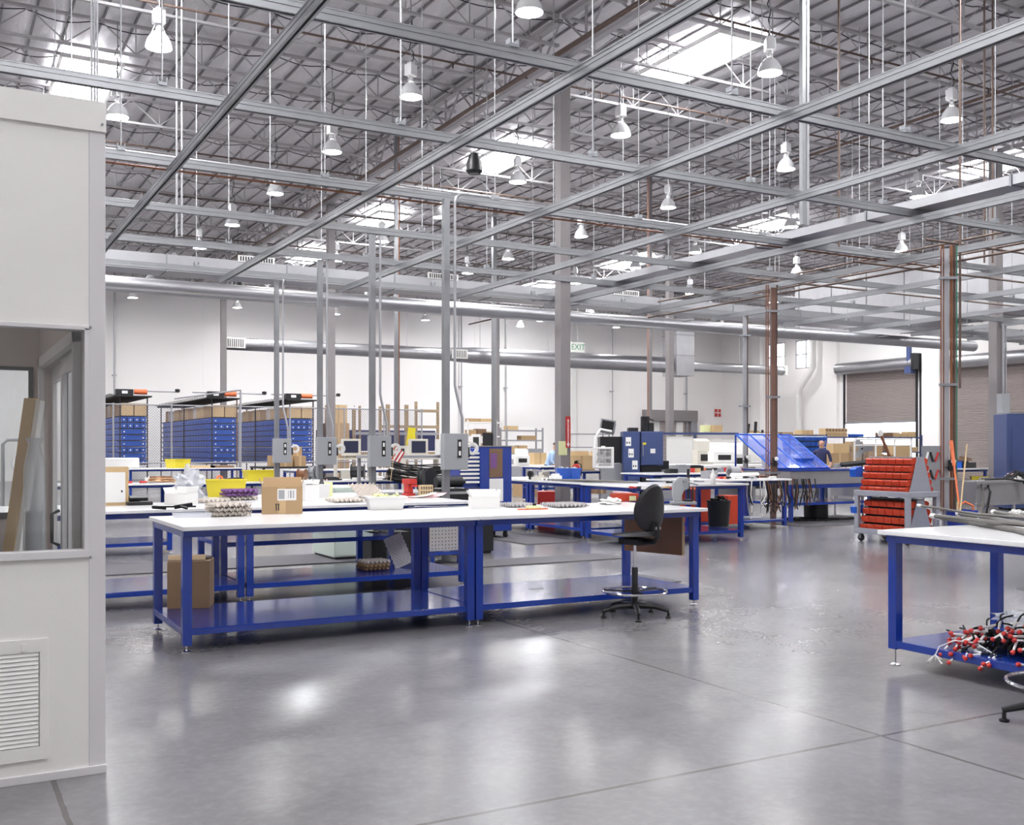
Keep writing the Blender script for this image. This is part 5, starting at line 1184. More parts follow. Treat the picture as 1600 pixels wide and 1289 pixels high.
# clutter along the long bench
for k, (px, d, nm, lab, m_, sz) in enumerate(((843, 18.8, 'parts_rack', 'cream rack of clips on the long bench', 'beige', (.30, .14, .09)), (868, 18.9, 'wire_spools', 'cream wire spools on the long bench before the blue bins', 'whitep', (.22, .12, .12)), (829, 19.0, 'spray_bottle', 'black bottle on the long bench near the blue tool cart', 'black', (.05, .05, .17)))):
    x, y_ = onD(px, d); q = MB().box(-sz[0]/2, sz[0]/2, -sz[1]/2, sz[1]/2, 0, sz[2]*.6)
    for j in range(3): q.lathe([(sz[2]*.35, -.01), (sz[2]*.35, .01)], (-sz[0]*.3+j*sz[0]*.3, 0, sz[2]*.6), 10, e=(0, PI/2, 0))
    one(nm, q, m_, lab, 'parts', (x, y_, .936), .3)
for k in range(5):
    p = [(*onD(850+k*6, 18.4-.1*k), .955), (*onD(925, 17.2-.06*k), .955+.006*k), (*onD(985+k*3, 16.9-.05*k), .96)]
    cablebundle('long grey braided cable on the long bench, '+ORD[k]+' from the back', p, .016)
random.seed(9)
names_ = [('red plier', 'red'), ('dark wrench', 'inkb'), ('white tube', 'whitep'), ('orange clip', 'orange'), ('grey fitting', 'galvd'), ('tan connector', 'cardl'), ('black clamp', 'black')]
spots = [(995+9*k, 14.6+random.uniform(-.4, .6)) for k in range(12)]
for k, (px, d) in enumerate(spots):
    x, y_ = onD(px, d)
    if x > 9.3 and not (13.0 < y_ < 14.2): y_ = 13.2+random.random()*.8; x = xonY(px, y_)
    nm, m_ = names_[k % 7]
    one('small_tool', MB().tube((-.07, 0, .014), (.05, .02, .014), .013, 6).cb((.07, .02, .016), (.06, .05, .03), (0, 0, k)), m_, f'{nm} loose on the bench with the black tub, {ORD[k]} from the left', 'tool', (x, y_, .937), random.random()*3)
x, y_ = onD(1114, 16.2); t = thing('squeeze_bottle', 'white squeeze bottle with pointed cap on the bench behind the press', 'bottle', (x, min(y_, 14.1), .937))
MB().lathe([(.0, 0), (.042, .0), (.045, .02), (.045, .15), (.02, .18)], n=14).build('bottle_body', 'whitep', t, smooth=True); MB().lathe([(.022, .18), (.02, .20), (.006, .25)], n=10).build('cap', 'whitep', t, smooth=True)
# clutter on M3 and M4, beige machines on the far bench
for k in range(11):
    px = 1125+k*9; y_ = 14.7+random.random()*.8; x = xonY(px, y_); nm, m_ = names_[(k*3) % 7]
    one('small_tool', MB().tube((-.09, 0, .016), (.07, .02, .03), .015, 6).cb((.08, .02, .02), (.07, .06, .04), (0, 0, k)), m_, f'{nm} on the bench by the copper pipes, {ORD[k]} from the left', 'tool', (min(x, 14.0), y_, .937), random.random()*3)
one('white_tube', MB().tube((-.35, 0, .05), (.35, .05, .05), .05, 12), 'whitep', 'fat white tube lying on the bench by the copper pipes', 'tube', (xonY(1165, 15.3), 15.3, .937), smooth=True)
x = xonY(1146, 15.4); one('coiled_duct', MB().lathe([(.11, -.1), (.11, .12), (.07, .12), (.07, -.1), (.11, -.1)], (0, 0, .11), 18, e=(0, PI/2, 0), caps=False), 'greypaint', 'grey round coil beside the fat white tube', 'coil', (x, 15.4, .937), smooth=True)
for k in range(14):
    px = 1045+k*9; y_ = 19+random.random()*.8; x = max(14.3, min(16.9, xonY(px, y_))); nm, m_ = names_[(k*5+1) % 7]
    one('small_tool', MB().cb((0, 0, .05), (.14, .10, .10), (0, 0, k)).cb((.09, 0, .03), (.1, .05, .05), (0, 0, .4*k)), m_, f'{nm} heaped on the bench left of the tinted hood, {ORD[k]} from the left', 'tool', (x, y_, .937), random.random()*3)
def machine(px, d, z, w_, h, label, m_='beige', nm='bench_machine'):
    x, y_ = onD(px, d); t = thing(nm, label, 'machine', (x, y_, z), -.35)
    MB().box(-w_/2, w_/2, -.25, .25, 0, h*.55).build('body', m_, t, bevel=.02); MB().prism([(-.22, h*.55), (.25, h*.55), (.25, h), (-.05, h*.9)], -w_*.42, w_*.42, 'x').build('hood', m_, t, bevel=.01)
    MB().box(-w_*.3, w_*.3, -.256, -.251, h*.12, h*.38).build('control_panel', 'rubber', t)
machine(1127, 29, 1.12, .62, .55, 'beige bench machine with a sloped hood right of the dark blue machine', 'whitep')
machine(1098, 30.5, 1.05, .5, .75, 'taller grey-beige machine left of the sloped hood machine', 'beige')
machine(1155, 31.5, .95, .6, .72, 'pale cabinet-like machine behind the narrow strut', 'whitep')
machine(1190, 33, .0, 1.6, 2.0, 'large pale machine standing behind the tinted hood', 'whitep', 'floor_machine')
x, y_ = onD(1112, 29.8); t = thing('machine_stand', 'white stand under the beige bench machines', 'stand', (x, y_, 0)); MB().box(-1.5, 1.3, -1.3, 1.4, .99, 1.045).build('stand_top', 'whitep', t); [MB().box(xx, xx+.1, -.5, 1.0, 0, .99).build('stand_leg', 'greypaint', t) for xx in (-1.4, 1.1)]
x, y_ = onD(1062, 34); t = thing('partition_board', 'white board standing on the far bench left of the beige machines', 'board', (x, y_, 0), -.3); MB().box(-.45, .45, -.02, .02, .9, 1.9).build('board', 'paper', t); MB().box(-.45, -.42, -.03, .03, 0, .9).box(.42, .45, -.03, .03, 0, .9).build('board_legs', 'greypaint', t)
MB().box(.55, 2.3, -.03, .03, .95, 1.8).build('side_screen', 'whitep', t); MB().box(.62, .8, -.04, -.031, 1.35, 1.75).box(1.2, 1.4, -.04, -.031, 1.2, 1.6).build('pinned_papers', 'cardl', t); MB().box(-.6, 2.4, -.08, .12, 1.96, 2.03).build('top_shelf', 'navy', t); MB().box(.5, .55, -.03, .03, 0, 1.96).build('shelf_post', 'navy', t)
for k, (px, nm, lab) in enumerate(((1104, 'tan box on the navy overhead shelf', 'left'), (1118, 'pale box on the navy overhead shelf', 'right'))):
    x, y_ = onD(px, 33.2); t2 = one('small_box', MB().box(-.18, .18, -.12, .12, 0, .22), ['yelpap', 'cardl'][k], nm+', '+lab, 'box', (x, y_, 2.03))

# ================================================================ SHELVING far right and left of middle
def shelving(label, pxa, pxb, Y, levels, mname='navy', boxes=True, dep=.6, seed=1, back=False, cat='shelving', skiptop=0):
    random.seed(seed); xa, xb = xonY(pxa, Y), xonY(pxb, Y); t = thing('shelving_unit', label, cat, (xa, Y, 0)); L = xb-xa
    for xx in (0, L):
        for yy in (0, dep): MB().box(xx-.03, xx+.03, yy-.03, yy+.03, 0, levels[-1]+.1).build('upright', mname, t)
    for z in levels: MB().box(0, L, 0, dep, z-.06, z).build('shelf', mname, t)
    short = label.split(' with')[0]
    if boxes:
        for li, z in enumerate(levels):
            xx = .1 if li < len(levels)-1 else .1+skiptop; k = 0
            while xx < L-.6:
                w_ = random.uniform(.35, .85); h = random.uniform(.18, .36)
                if li == len(levels)-1: h *= .8
                if random.random() < .85 and xx+w_ < L:
                    one('cardboard_box', MB().box(-w_/2, w_/2, -.2, .2, 0, h), random.choice(['card', 'cardl', 'cardl', 'cardd', 'paper', 'card']), f'box, {ORD[min(k, 15)]} on shelf level {ORD[li]}, {short}', 'box', (xa+xx+w_/2, Y+dep/2, z+.001)); k += 1
                xx += w_+.04
    return t
shelving('grey shelving left of the thick column with brown cartons', 792, 848, 41, (.7, 1.3, 1.9, 2.35), 'greypaint', seed=4)
shelving('white framed shelving behind the blue cart post', 731, 785, 43, (.8, 1.5, 2.1, 2.75), 'whitep', seed=6)
shelving('grey shelving at the back wall right of the thick column', 890, 952, 46, (.8, 1.6, 2.3), 'greypaint', seed=8, boxes=False)
shelving('navy shelving before the half-raised roll-up door', 1291, 1440, 34, (.75, 1.35, 2.05), 'navy', seed=10, skiptop=3.6)
shelving('dark shelving behind the tinted hood', 1170, 1255, 36, (.9, 1.5, 2.05), 'navy', seed=12)
x = xonY(1265, 34); carton('tan carton on a grey cabinet behind the tinted hood', xonY(1256, 35.2), 35.2, 1.85, .7, .5, .5, 0, 'cardl', 0)
one('grey_cabinet', MB().box(-.55, .55, -.3, .3, 0, 1.84).box(-.52, -.01, -.31, -.30, .1, 1.8).box(.01, .52, -.31, -.30, .1, 1.8), 'greypaint', 'grey cabinet behind the right end of the tinted hood', 'cabinet', (xonY(1256, 35.2), 35.2, 0))
# small storage cubes on the navy shelving
xs = xonY(1291, 34)
t = thing('pigeonhole_box', 'row of tan pigeonhole boxes on top of the navy shelving', 'pigeonholes', (xs+.05, 34.3, 2.051))
for k in range(7):
    for r in range(2): MB().box(k*.2, k*.2+.19, -.2, .2, r*.19, r*.19+.18).box(k*.2+.03, k*.2+.16, -.204, -.2, r*.19+.05, r*.19+.15, 1).build('pigeonhole', ['cardl', 'cardd' if r else 'card'], t)
one('blue_tray', MB().rim(.7, .35, 0, .13, .01, .02), 'bluebin', 'flat blue tray on top of the navy shelving', 'tray', (xonY(1338, 34.0), 34.05-.02, 2.36 if False else 2.051))
t = one('round_gauge', MB().lathe([(.16, -.03), (.16, .03)], (0, 0, .17), 20, e=(PI/2, 0, 0)), 'whitep', 'round white clock face on the navy shelving', 'clock', (xonY(1377, 33.9), 33.95, 2.051), smooth=True)
# cartons standing in front of the navy shelving
for k, (px, d, w_, h, z) in enumerate(((1307, 31, .55, .38, 0), (1331, 31.2, .5, .40, 0), (1363, 31.5, .5, .36, 0), (1309, 31.1, .5, .28, 1.372), (1334, 31.3, .36, .33, 1.392), (1405, 32, .55, .62, .991), (1385, 31.8, .35, .33, .991), (1362, 31.6, .45, .3, 1.352))):
    x, y_ = onD(px, d)
    if z == 0: z = .991
    carton('tan carton before the navy shelving, '+('wide low left', 'wide low right', 'narrow low leftmost', 'upper left', 'dark upper middle', 'tall pale upper right', 'small upper centre', 'flat upper centre')[k], x, y_, z, w_, .5, h, -.4, 'cardl' if k in (3, 5) else 'card', 0, tape=k < 2)
x, y_ = onD(1340, 31.6); t = thing('packing_bench', 'low white packing bench in front of the navy shelving', 'bench', (x, y_, 0), -YAW); MB().box(-.95, 1.7, -.5, .5, .94, .99).build('bench_top', 'whitep', t); [MB().box(xx, xx+.07, -.4, .4, 0, .94).build('bench_leg', 'greypaint', t) for xx in (-.95, 1.6)]
x, y_ = onD(1318, 29.5); t = thing('tool_balancer_cabinet', 'white and grey cabinet between the tan cartons', 'cabinet', (x, y_, 0), -YAW); MB().box(-.22, .22, -.2, .2, 0, 1.08).build('body', 'greypaint', t, bevel=.01); MB().box(-.16, -.02, -.21, -.2, .8, .98).box(.03, .16, -.21, -.2, .8, .98).build('panel', 'whitep', t)
# pedestal fan
x, y_ = onD(1347, 26.5); t = thing('pedestal_fan', 'grey caged pedestal fan left of the orange bin cart', 'fan', (x, y_, 0), -.9)
MB().lathe([(.25, 0), (.25, .03), (.03, .06), (.025, 1.2)], n=14).build('stand', 'black', t, smooth=True)
q = MB()
for k in range(24):
    a = 2*PI*k/24; q.path([(.03*math.cos(a), -.10, 1.5+.03*math.sin(a)), (.2*math.cos(a), -.09, 1.5+.2*math.sin(a)), (.30*math.cos(a), -.01, 1.5+.30*math.sin(a)), (.2*math.cos(a), .08, 1.5+.2*math.sin(a)), (.05*math.cos(a), .1, 1.5+.05*math.sin(a))], .004, 4)
q.path([(.30*math.cos(2*PI*k/24), -.01, 1.5+.30*math.sin(2*PI*k/24)) for k in range(24)], .008, 5, closed=True); q.build('cage', 'galvd', t)
q = MB()
for k in range(3):
    a = 2*PI*k/3; q.cb((.14*math.cos(a), 0, 1.5+.14*math.sin(a)), (.24, .01, .14), (.35, -a, 0))
q.build('blades', 'greypaint', t); MB().tube((0, .02, 1.5), (0, .25, 1.5), .07, 12).tube((0, .12, 1.2), (0, .12, 1.45), .02, 6).build('motor', 'black', t, smooth=True)

# ================================================================ WASH BENCH with tinted hood
t = thing('wash_bench', 'stainless wash bench on blue legs with a blue edge', 'wash bench', (0, 0, 0)); wx0, wx1, wy0, wy1 = 14.95, 17.25, 15.35, 16.75
MB().box(wx0-.03, wx1+.03, wy0-.05, wy1+.05, 1.045, 1.08).build('blue_top', 'blue', t, bevel=.004)
MB().box(wx0, wx1, wy0, wy1, .78, 1.044).build('stainless_tank', 'steel', t, bevel=.006)
for xx in (wx0+.035, wx1-.035):
    for yy in (wy0+.035, wy1-.035): 
        l = MB().box(xx-.035, xx+.035, yy-.035, yy+.035, .04, .779).build('leg', 'blue', t); MB().lathe([(.03, 0), (.03, .01), (.008, .015), (.008, .04)], (xx, yy, 0), 12).build('levelling_foot', 'chrome', l)
MB().box(wx0+.07, wx1-.07, wy0+.01, wy0+.05, .70, .778).box(wx0+.07, wx1-.07, wy1-.05, wy1-.01, .70, .778).build('rail', 'blue', t); MB().box(wx0+.07, wx1-.07, wy0+.02, wy1-.02, .36, .41).build('shelf', 'blue', t)
MB().tube((16.3, 16, .05), (16.3, 16, .36), .25, 14).build('pump_housing', 'black', t, smooth=True)
t = thing('tinted_hood', 'sloping blue tinted transparent hood over the wash bench', 'hood', (0, 0, 0))
hx0, hx1, yt, yb_, zt, zb = 14.75, 16.28, 16.75, 15.6, 1.80, 1.085
for k in range(5):
    x = hx0+(hx1-hx0)*k/4; MB().tube((x, yt, zt), (x, yb_, zb), .018, 6).build('sloping_bar', 'bluebin', t, smooth=True)
MB().tube((hx0, yt, zt), (hx1, yt, zt), .018, 6).build('top_bar', 'bluebin', t); MB().tube((hx0, yb_, zb+.01), (hx1, yb_, zb+.01), .02, 6).build('bottom_bar', 'blue', t)
MB().add([(hx0, yt, zt), (hx1, yt, zt), (hx1, yb_, zb), (hx0, yb_, zb), (hx0, yt+.008, zt+.004), (hx1, yt+.008, zt+.004), (hx1, yb_+.008, zb+.004), (hx0, yb_+.008, zb+.004)], [(0, 1, 2, 3), (7, 6, 5, 4), (0, 4, 5, 1), (2, 6, 7, 3)]).build('tinted_pane', 'bluefilm', t)
MB().tube((hx0, yt, zb), (hx0, yt, zt), .02, 6).tube((hx1, yt, zb), (hx1, yt, zt), .02, 6).build('rear_posts', 'blue', t)
tub('blue bin under the tinted hood near its right end', 15.85, 15.95, 1.082, .42, .3, .22, 'bluebin', .2)
for k, (px, w_) in enumerate(((1205, .35), (1232, .3))):
    x = xonY(px, 16.4); one('clear_container', MB().rim(w_, .25, 0, .3, .006, .02), 'bag', 'clear container under the tinted hood, '+('left', 'right')[k], 'container', (max(x, 14.95), 16.4, 1.082))
# wall of small dark blue bins behind the hood
t = thing('bin_wall', 'panel of small dark blue bins behind the tinted hood', 'bin panel', (xonY(1180, 27), 27, 0)); 
for r in range(5):
    for k in range(12): MB().prism([(0, 0), (-.16, 0), (-.18, .13), (-.12, .15), (0, .15)], k*.27+.0, k*.27+.25, 'x').build('small_bin', 'bluebin', t, loc=(0, 0, 1.02+r*.19))
MB().box(-.05, 3.3, 0, .03, 0, 2.0).build('backing', 'greypaint', t)
# hoses hanging beneath the bench by the copper pipes
random.seed(13)
for j, (px, Y, n, lab) in enumerate(((1208, 14.55, 16, 'brown and grey air hoses hanging under the bench by the copper pipes'), (1252, 15.25, 14, 'dark hoses hanging at the left leg of the wash bench'), (1180, 14.56, 9, 'white and black hose ends hanging under the bench by the copper pipes'))):
    q = MB()
    for k in range(n):
        x = xonY(px, Y)+random.uniform(-.28, .28); y_ = Y-random.uniform(.0, .12); q.path([(x, y_, .90), (x+random.uniform(-.06, .06), y_-.04, .66), (x+random.uniform(-.1, .1), y_-.02, .36+random.uniform(0, .2)), (x+random.uniform(-.08, .08), y_-.03, .25+random.uniform(0, .35))], .012, 5, random.randrange(4))
    tag(one('air_hoses', q, [['copper', 'rubber', 'galvd', 'black'], ['black', 'rubber', 'copper', 'rubber'], ['whitep', 'black', 'whitep', 'greypaint']][j], lab, 'hoses', smooth=True), kind='stuff')
x, y_ = 13.0, 15.1; carton('bright blue box on the shelf of the bench by the copper pipes', x, y_, .177, .5, .4, .24, 0, 'bluebin', 0, tape=False)
one('white_cloth', MB().cb((0, 0, .02), (.4, .25, .03), (0, 0, .2)), 'paper', 'folded white cloth on the shelf by the copper pipes', 'cloth', (13.6, 15.0, .177))
carton('red-orange carton behind the bench with the round black tub', 12.2, 14.95, .177, .4, .4, .62, 0, 'redbin', 0, tape=False)
q = MB()
for k in range(14):
    a = random.uniform(0, 6); q.path([(15.3+random.random()*2, 15.6+random.random(), .02), (15.3+random.random()*2, 15.5+random.random(), .03), (15.3+random.random()*2, 15.4+random.random()*.6, .02)], .015, 5)
tag(one('floor_hoses', q, 'rubber', 'dark hoses lying on the floor under the wash bench', 'hoses', smooth=True), kind='stuff')

# ================================================================ ORANGE BIN CART
ca, cb_ = math.atan2(11.0-11.85, 13.62-13.06), 0
t = thing('utility_cart', 'grey moulded utility cart carrying racks of red-orange bins', 'utility cart', (13.47, 11.50, 0), 0)
cl, cw_ = .52, .33      # along Y, along X
def tray(z, h): return MB().box(-cw_, cw_, -cl, cl, z, z+.05).box(-cw_-.03, -cw_, -cl-.03, cl+.03, z+.0, z+h).box(cw_, cw_+.03, -cl-.03, cl+.03, z, z+h).box(-cw_, cw_, -cl-.03, -cl, z, z+h).box(-cw_, cw_, cl, cl+.03, z, z+h)
tray(.74, .09).build('top_tray', 'cart', t, bevel=.01); tray(.13, .09).build('bottom_tray', 'cart', t, bevel=.01)
for sx in (-1, 1):
    for sy in (-1, 1):
        MB().box(sx*(cw_-.01)-.035, sx*(cw_-.01)+.035, sy*(cl-.02)-.04, sy*(cl-.02)+.04, .22, .741).build('corner_post', 'cart', t, bevel=.01)
        c_ = MB().lathe([(.055, -.018), (.06, -.01), (.06, .01), (.055, .018)], (sx*cw_*.85, sy*cl*.88, .06), 16, e=(0, PI/2, 0)).build('caster', 'black', t, smooth=True)
        MB().box(sx*cw_*.85-.03, sx*cw_*.85-.02, sy*cl*.88-.02, sy*cl*.88+.02, .05, .13).box(sx*cw_*.85+.02, sx*cw_*.85+.03, sy*cl*.88-.02, sy*cl*.88+.02, .05, .13).build('caster_fork', 'galv', c_)
def bin_rack_cart(z, h, lab, sc=1):
    t = thing('louvred_bin_stand', f'grey A-frame stand holding red-orange bins on the {lab} tray of the cart', 'bin stand', (13.47, 11.50, z))
    for sy in (-.47, .47): MB().prism([(-.26, 0), (.26, 0), (.07, h), (-.07, h)], sy-.008, sy+.008, 'y').build('end_panel', 'cart', t, bevel=.003)
    MB().prism([(-.09, .03), (-.04, h), (.04, h), (.09, .03)], -.46, .46, 'y').build('louvred_panel', 'greypaint', t)
    return t
rb = None; ORDr = ('bottom', 'second', 'middle', 'fourth', 'top')
for z, h, lab, rows_ in ((.791, .58, 'upper', 5), (.181, .53, 'lower', 4)):
    bin_rack_cart(z, h, lab)
    for r in range(rows_):
        for k in range(6):
            for s in (-1, 1):
                loc = (13.47+s*(.21-.16*r/5+.015), 11.50-.38+k*.152, z+.01+r*h/ (rows_+.15)); lb = f'red-orange plastic bin in the {ORDr[r]} row of the {lab} stand, '+('facing left' if s < 0 else 'facing right'); g = f'red-orange bins on the {lab} stand'
                rz = 0 if s < 0 else PI
                if rb is None:
                    rb = one('parts_bin', MB().prism([(.09, 0), (-.08, 0), (-.10, .075), (-.055, .100), (.09, .108)], -.070, .070, 'y').prism([(.075, .086), (-.05, .075), (-.085, .072), (-.06, .102), (.08, .110)], -.055, .055, 'y', 1), ['redbin', 'black'], lb, 'bin', loc, rz, g)
                else: dup(rb, loc, rz, lb, g)
one('blue_parts_bin', MB().prism([(.07, 0), (-.09, 0), (-.11, .12), (-.06, .15), (.07, .17)], -.06, .06, 'y'), 'bluebin', 'blue bin standing at the left end of the upper red-orange bins', 'bin', (13.2, 12.06, 1.04))
one('blue_parts_bin', MB().prism([(.07, 0), (-.09, 0), (-.11, .10), (-.06, .12), (.07, .14)], -.06, .06, 'y'), 'bluebin', 'blue bin at the left end of the lower red-orange bins', 'bin', (13.2, 12.04, .45))

# mop bucket, shovel and broom
x, y_ = onD(1503, 16.1); t = thing('mop_bucket', 'blue wheeled mop bucket with an orange wringer', 'mop bucket', (x, y_, 0), -.35)
MB().rim(.36, .30, .13, .55, .01, .03).build('bucket', 'blue', t, bevel=.01); MB().box(-.30, .30, -.22, .22, .10, .14).build('base', 'blue', t, bevel=.01)
for sx in (-.25, .25):
    for sy in (-.18, .18): MB().lathe([(.045, -.015), (.045, .015)], (sx, sy, .045), 12, e=(0, PI/2, 0)).box(sx-.01, sx+.01, sy-.02, sy+.02, .06, .1).build('caster', 'black', t)
MB().path([(-.13, -.1, .55), (-.12, -.1, .62), (0, -.08, .68), (.12, -.1, .62), (.13, -.1, .55)], .016, 6).build('wringer', 'orange', t, smooth=True)
pA, pB = Vector((*onD(1498, 16.0), .66)), Vector((*onD(1486, 16.35), 1.62))
t = thing('mop', 'mop with a thick orange handle leaning in the mop bucket', 'mop', (0, 0, 0)); MB().tube(pA, pA.lerp(pB, .6), .016, 10).tube(pA.lerp(pB, .6), pB, .026, 10, r2=.03).build('handle', 'orange', t, smooth=True); MB().cb(pA-Vector((0, 0, .06)), (.10, .03, .14), (0, 0, .3)).build('mop_head', 'woodl', t)
pA, pB = Vector((*onD(1500, 15.9), .5)), Vector((*onD(1511, 16.3), 1.57))
t = thing('broom_handle', 'pale wooden handle leaning right of the orange mop handle', 'broom', (0, 0, 0)); MB().tube(pA, pB, .013, 10).build('handle', 'woodl', t, smooth=True)

# stainless troughs at the right
t = thing('stainless_trough', 'stainless steel trough with a rolled rim near the right edge', 'trough', (19.05, 14.2, 0), 0)
MB().rim(2.7, 1.0, .32, .80, .02, .02).build('basin', 'steel', t).location = (1.35, .5, 0)
MB().box(-.05, 2.75, -.05, .0, .76, .83).box(-.05, 2.75, -.04, .0, .30, .36).build('rim', 'steel', t, bevel=.008)
for xx in (.06, 1.35, 2.64): MB().tube((xx, .08, 0), (xx, .08, .32), .035, 10).build('leg', 'steel', t, smooth=True)
x, y_ = onD(1572, 23.5)
t = thing('white_case', 'white box with a pink edge on the stainless trough', 'box', (x, 14.75, .62)); MB().prism([(-.36, .0), (.36, .0), (.36, .28), (-.16, .28)], -.22, .22, 'y').build('case_body', 'whitep', t, bevel=.01); MB().cb((-.02, 0, .30), (.4, .3, .03), (0, .1, .2)).build('rolled_cloth', 'pink', t)
one('black_hose', MB().path([(19.3, 14.16, .02), (19.4, 14.12, .6), (19.5, 14.3, .84), (20.0, 14.2, .86), (20.45, 14.1, .80), (20.7, 14.05, .5), (20.95, 13.9, .02)], .025, 8), 'black', 'black hose draped over the stainless trough', 'hose', smooth=True)
one('grey_hose', MB().path([(19.1, 14.1, .02), (19.15, 14.1, .6), (19.3, 14.3, .87), (19.9, 14.4, .87)], .02, 8), 'cable', 'grey hose looping over the left end of the stainless trough', 'hose', smooth=True)
q = MB()
for k in range(12): q.path([(20.4+random.random()*.4, 14.4+random.random()*.3, .82), (20.7+random.random()*.4, 14.5, .95+random.random()*.08), (21.1+random.random()*.5, 14.4+random.random()*.3, .82)], .014, 5)
tag(one('cable_heap', q, 'rubber', 'heap of dark cables on the trough at the right edge', 'cables', smooth=True), kind='stuff')
t = thing('stainless_tank', 'stainless tank standing right of the wash bench', 'tank', (17.6, 15.9, 0)); MB().box(0, 1.3, 0, .9, .45, .98).build('tank_body', 'steel', t, bevel=.01); MB().box(-.03, 1.33, -.03, .93, .95, .99).build('rim', 'steel', t)
for xx in (.05, 1.25):
    for yy in (.05, .85): MB().tube((xx, yy, 0), (xx, yy, .45), .025, 8).build('leg', 'steel', t)
x, y_ = onD(1590, 25.4); t = thing('blue_locker', 'tall dark blue locker at the right edge before the roll-up door', 'locker', (x+.45, y_, 0), -YAW)
MB().box(-.72, .9, -.35, .35, .05, 2.35).build('body', 'navy', t, bevel=.01); MB().box(-.60, .10, -.37, -.351, .1, 2.0).box(.12, .85, -.37, -.351, .1, 2.0).build('door', 'navy', t, bevel=.004); MB().box(-.0, .06, -.42, -.37, 1.55, 1.58).box(.0, .06, -.42, -.37, .9, .93).build('door_handle', 'black', t); MB().box(-.6, .85, -.33, .33, 0, .05).build('plinth', 'black', t); MB().box(-.64, .9, -.36, .36, 2.35, 2.39).build('top_edge', 'galvd', t)
# items on bench behind mops
for k, (px, nm, lab, m_, sz) in enumerate(((1499, 'blue_parts_box', 'blue box with white parts behind the mop handles', 'bluebin', (.30, .3, .14)), (1512, 'yellow_part', 'small yellow part behind the pale broom handle', 'yellow', (.1, .1, .16)), (1522, 'red_part', 'red and white part on the bench behind the broom handle', 'red', (.16, .1, .1)), (1540, 'black_tool_pile', 'pile of black tool cases on the bench behind the broom handle', 'black', (.55, .4, .15)), (1550, 'dark_case', 'dark red-trimmed case on top of the black tool pile', 'cardd', (.3, .3, .07)))):
    y_ = 18.5; x = xonY(px, y_); one(nm, MB().box(-sz[0]/2, sz[0]/2, -sz[1]/2, sz[1]/2, 0, sz[2]).cb((0, 0, sz[2]+.02), (sz[0]*.6, sz[1]*.6, .04), (.1, 0, .4), 0), m_, lab, 'parts', (min(24.3, max(x, 21.4)), y_, .982+(.19 if k == 4 else 0)), .1)
one('spirit_level', MB().box(-.45, .45, -.02, .02, -.05, .05).box(-.05, .05, -.024, -.02, -.03, .03, 1), ['yellow', 'paper'], 'yellow spirit level fixed under the bench behind the mop handles', 'level', (xonY(1537, 17.85), 17.85, .72))
carton('brown carton on the shelf of the bench behind the mop handles', xonY(1535, 18.5), 18.5, .355, .5, .4, .3, 0, 'card', 1)
# tubular frame and grinder on stand behind orange bins
x, y_ = onD(1398, 24.5); t = thing('tube_frame', 'white tubular frame standing behind the orange bin cart', 'frame', (x, y_, 0), -YAW)
for xx in (-.95, -.45, .0, .38): MB().tube((xx, 0, 0), (xx, 0, 1.72), .022, 8).build('upright', 'whitep', t)
MB().tube((-.95, 0, 1.72), (.38, 0, 1.72), .022, 8).tube((-.95, 0, 1.58), (.38, 0, 1.58), .015, 8).build('cross_bar', 'whitep', t)
x, y_ = onD(1459, 19); q = MB().box(-.22, .22, -.02, .02, .6, 1.55); t = thing('tool_board', 'grey perforated tool board with hanging tools behind the mop', 'tool board', (x, y_, 0), -YAW); q.build('board', 'galvd', t); MB().box(-.2, -.17, 0, .03, 0, .6).box(.17, .2, 0, .03, 0, .6).build('board_legs', 'greypaint', t)
for k in range(8): MB().cb((-.14+.09*(k % 4), -.035, 1.35-.32*(k//4)), (.03, .02, .18), (0, .3*(-1)**k, 0)).build('hanging_tool', ['whitep', 'black', 'red', 'galv'][k % 4], t)
one('dark_machine_arm', MB().path([(-.9, 0, 1.18), (-.3, 0, 1.24), (.2, 0, 1.30), (.5, 0, 1.22)], .05, 8).tube((-.1, 0, 0), (-.1, 0, 1.2), .04, 8).tube((.1, 0, 1.25), (-.1, 0, 1.75), .03, 6, 1), ['black', 'copper'], 'black machine arm on a stand behind the red-orange bins', 'machine', (*onD(1385, 20.5), 0), -YAW, smooth=True)
one('spray_gun_rack', MB().box(-.35, .35, -.1, .1, 0, .3).tube((-.3, 0, .3), (-.25, 0, .75), .05, 8, 1).tube((-.05, 0, .3), (-.02, 0, .82), .05, 8, 1).tube((.15, 0, .3), (.2, 0, .55), .04, 8, 1), ['card', 'black'], 'tan box with two black spray guns left of the copper pipes', 'tools', (*onD(1182, 33.5), 1.552), -YAW)
one('spray_gun_stand', MB().box(-.4, .4, -.15, .15, 0, 1.55), 'whitep', 'pale cabinet under the spray guns left of the copper pipes', 'cabinet', (*onD(1182, 33.5), 0), -YAW)
one('fire_alarm_sign', MB().box(-.25, .25, -.02, 0, 0, .5).box(-.03, .03, -.025, -.02, 0, .5, 1).box(-.25, .25, -.025, -.02, .22, .28, 1), ['red', 'paper'], 'small red square sign with a white cross line on the back wall', 'sign', (xonY(1186, Y1-.05) if xonY(1186, Y1) < X1 else X1-.4, Y1-.05, 3.6))
one('wall_machine', MB().box(-.9, .9, -.4, .4, 0, 1.1).box(-.5, .1, -.3, .3, 1.1, 1.5), 'greypaint', 'grey machine near the column with the extinguisher sign, far behind', 'machine', (*onD(838, 40), 0))
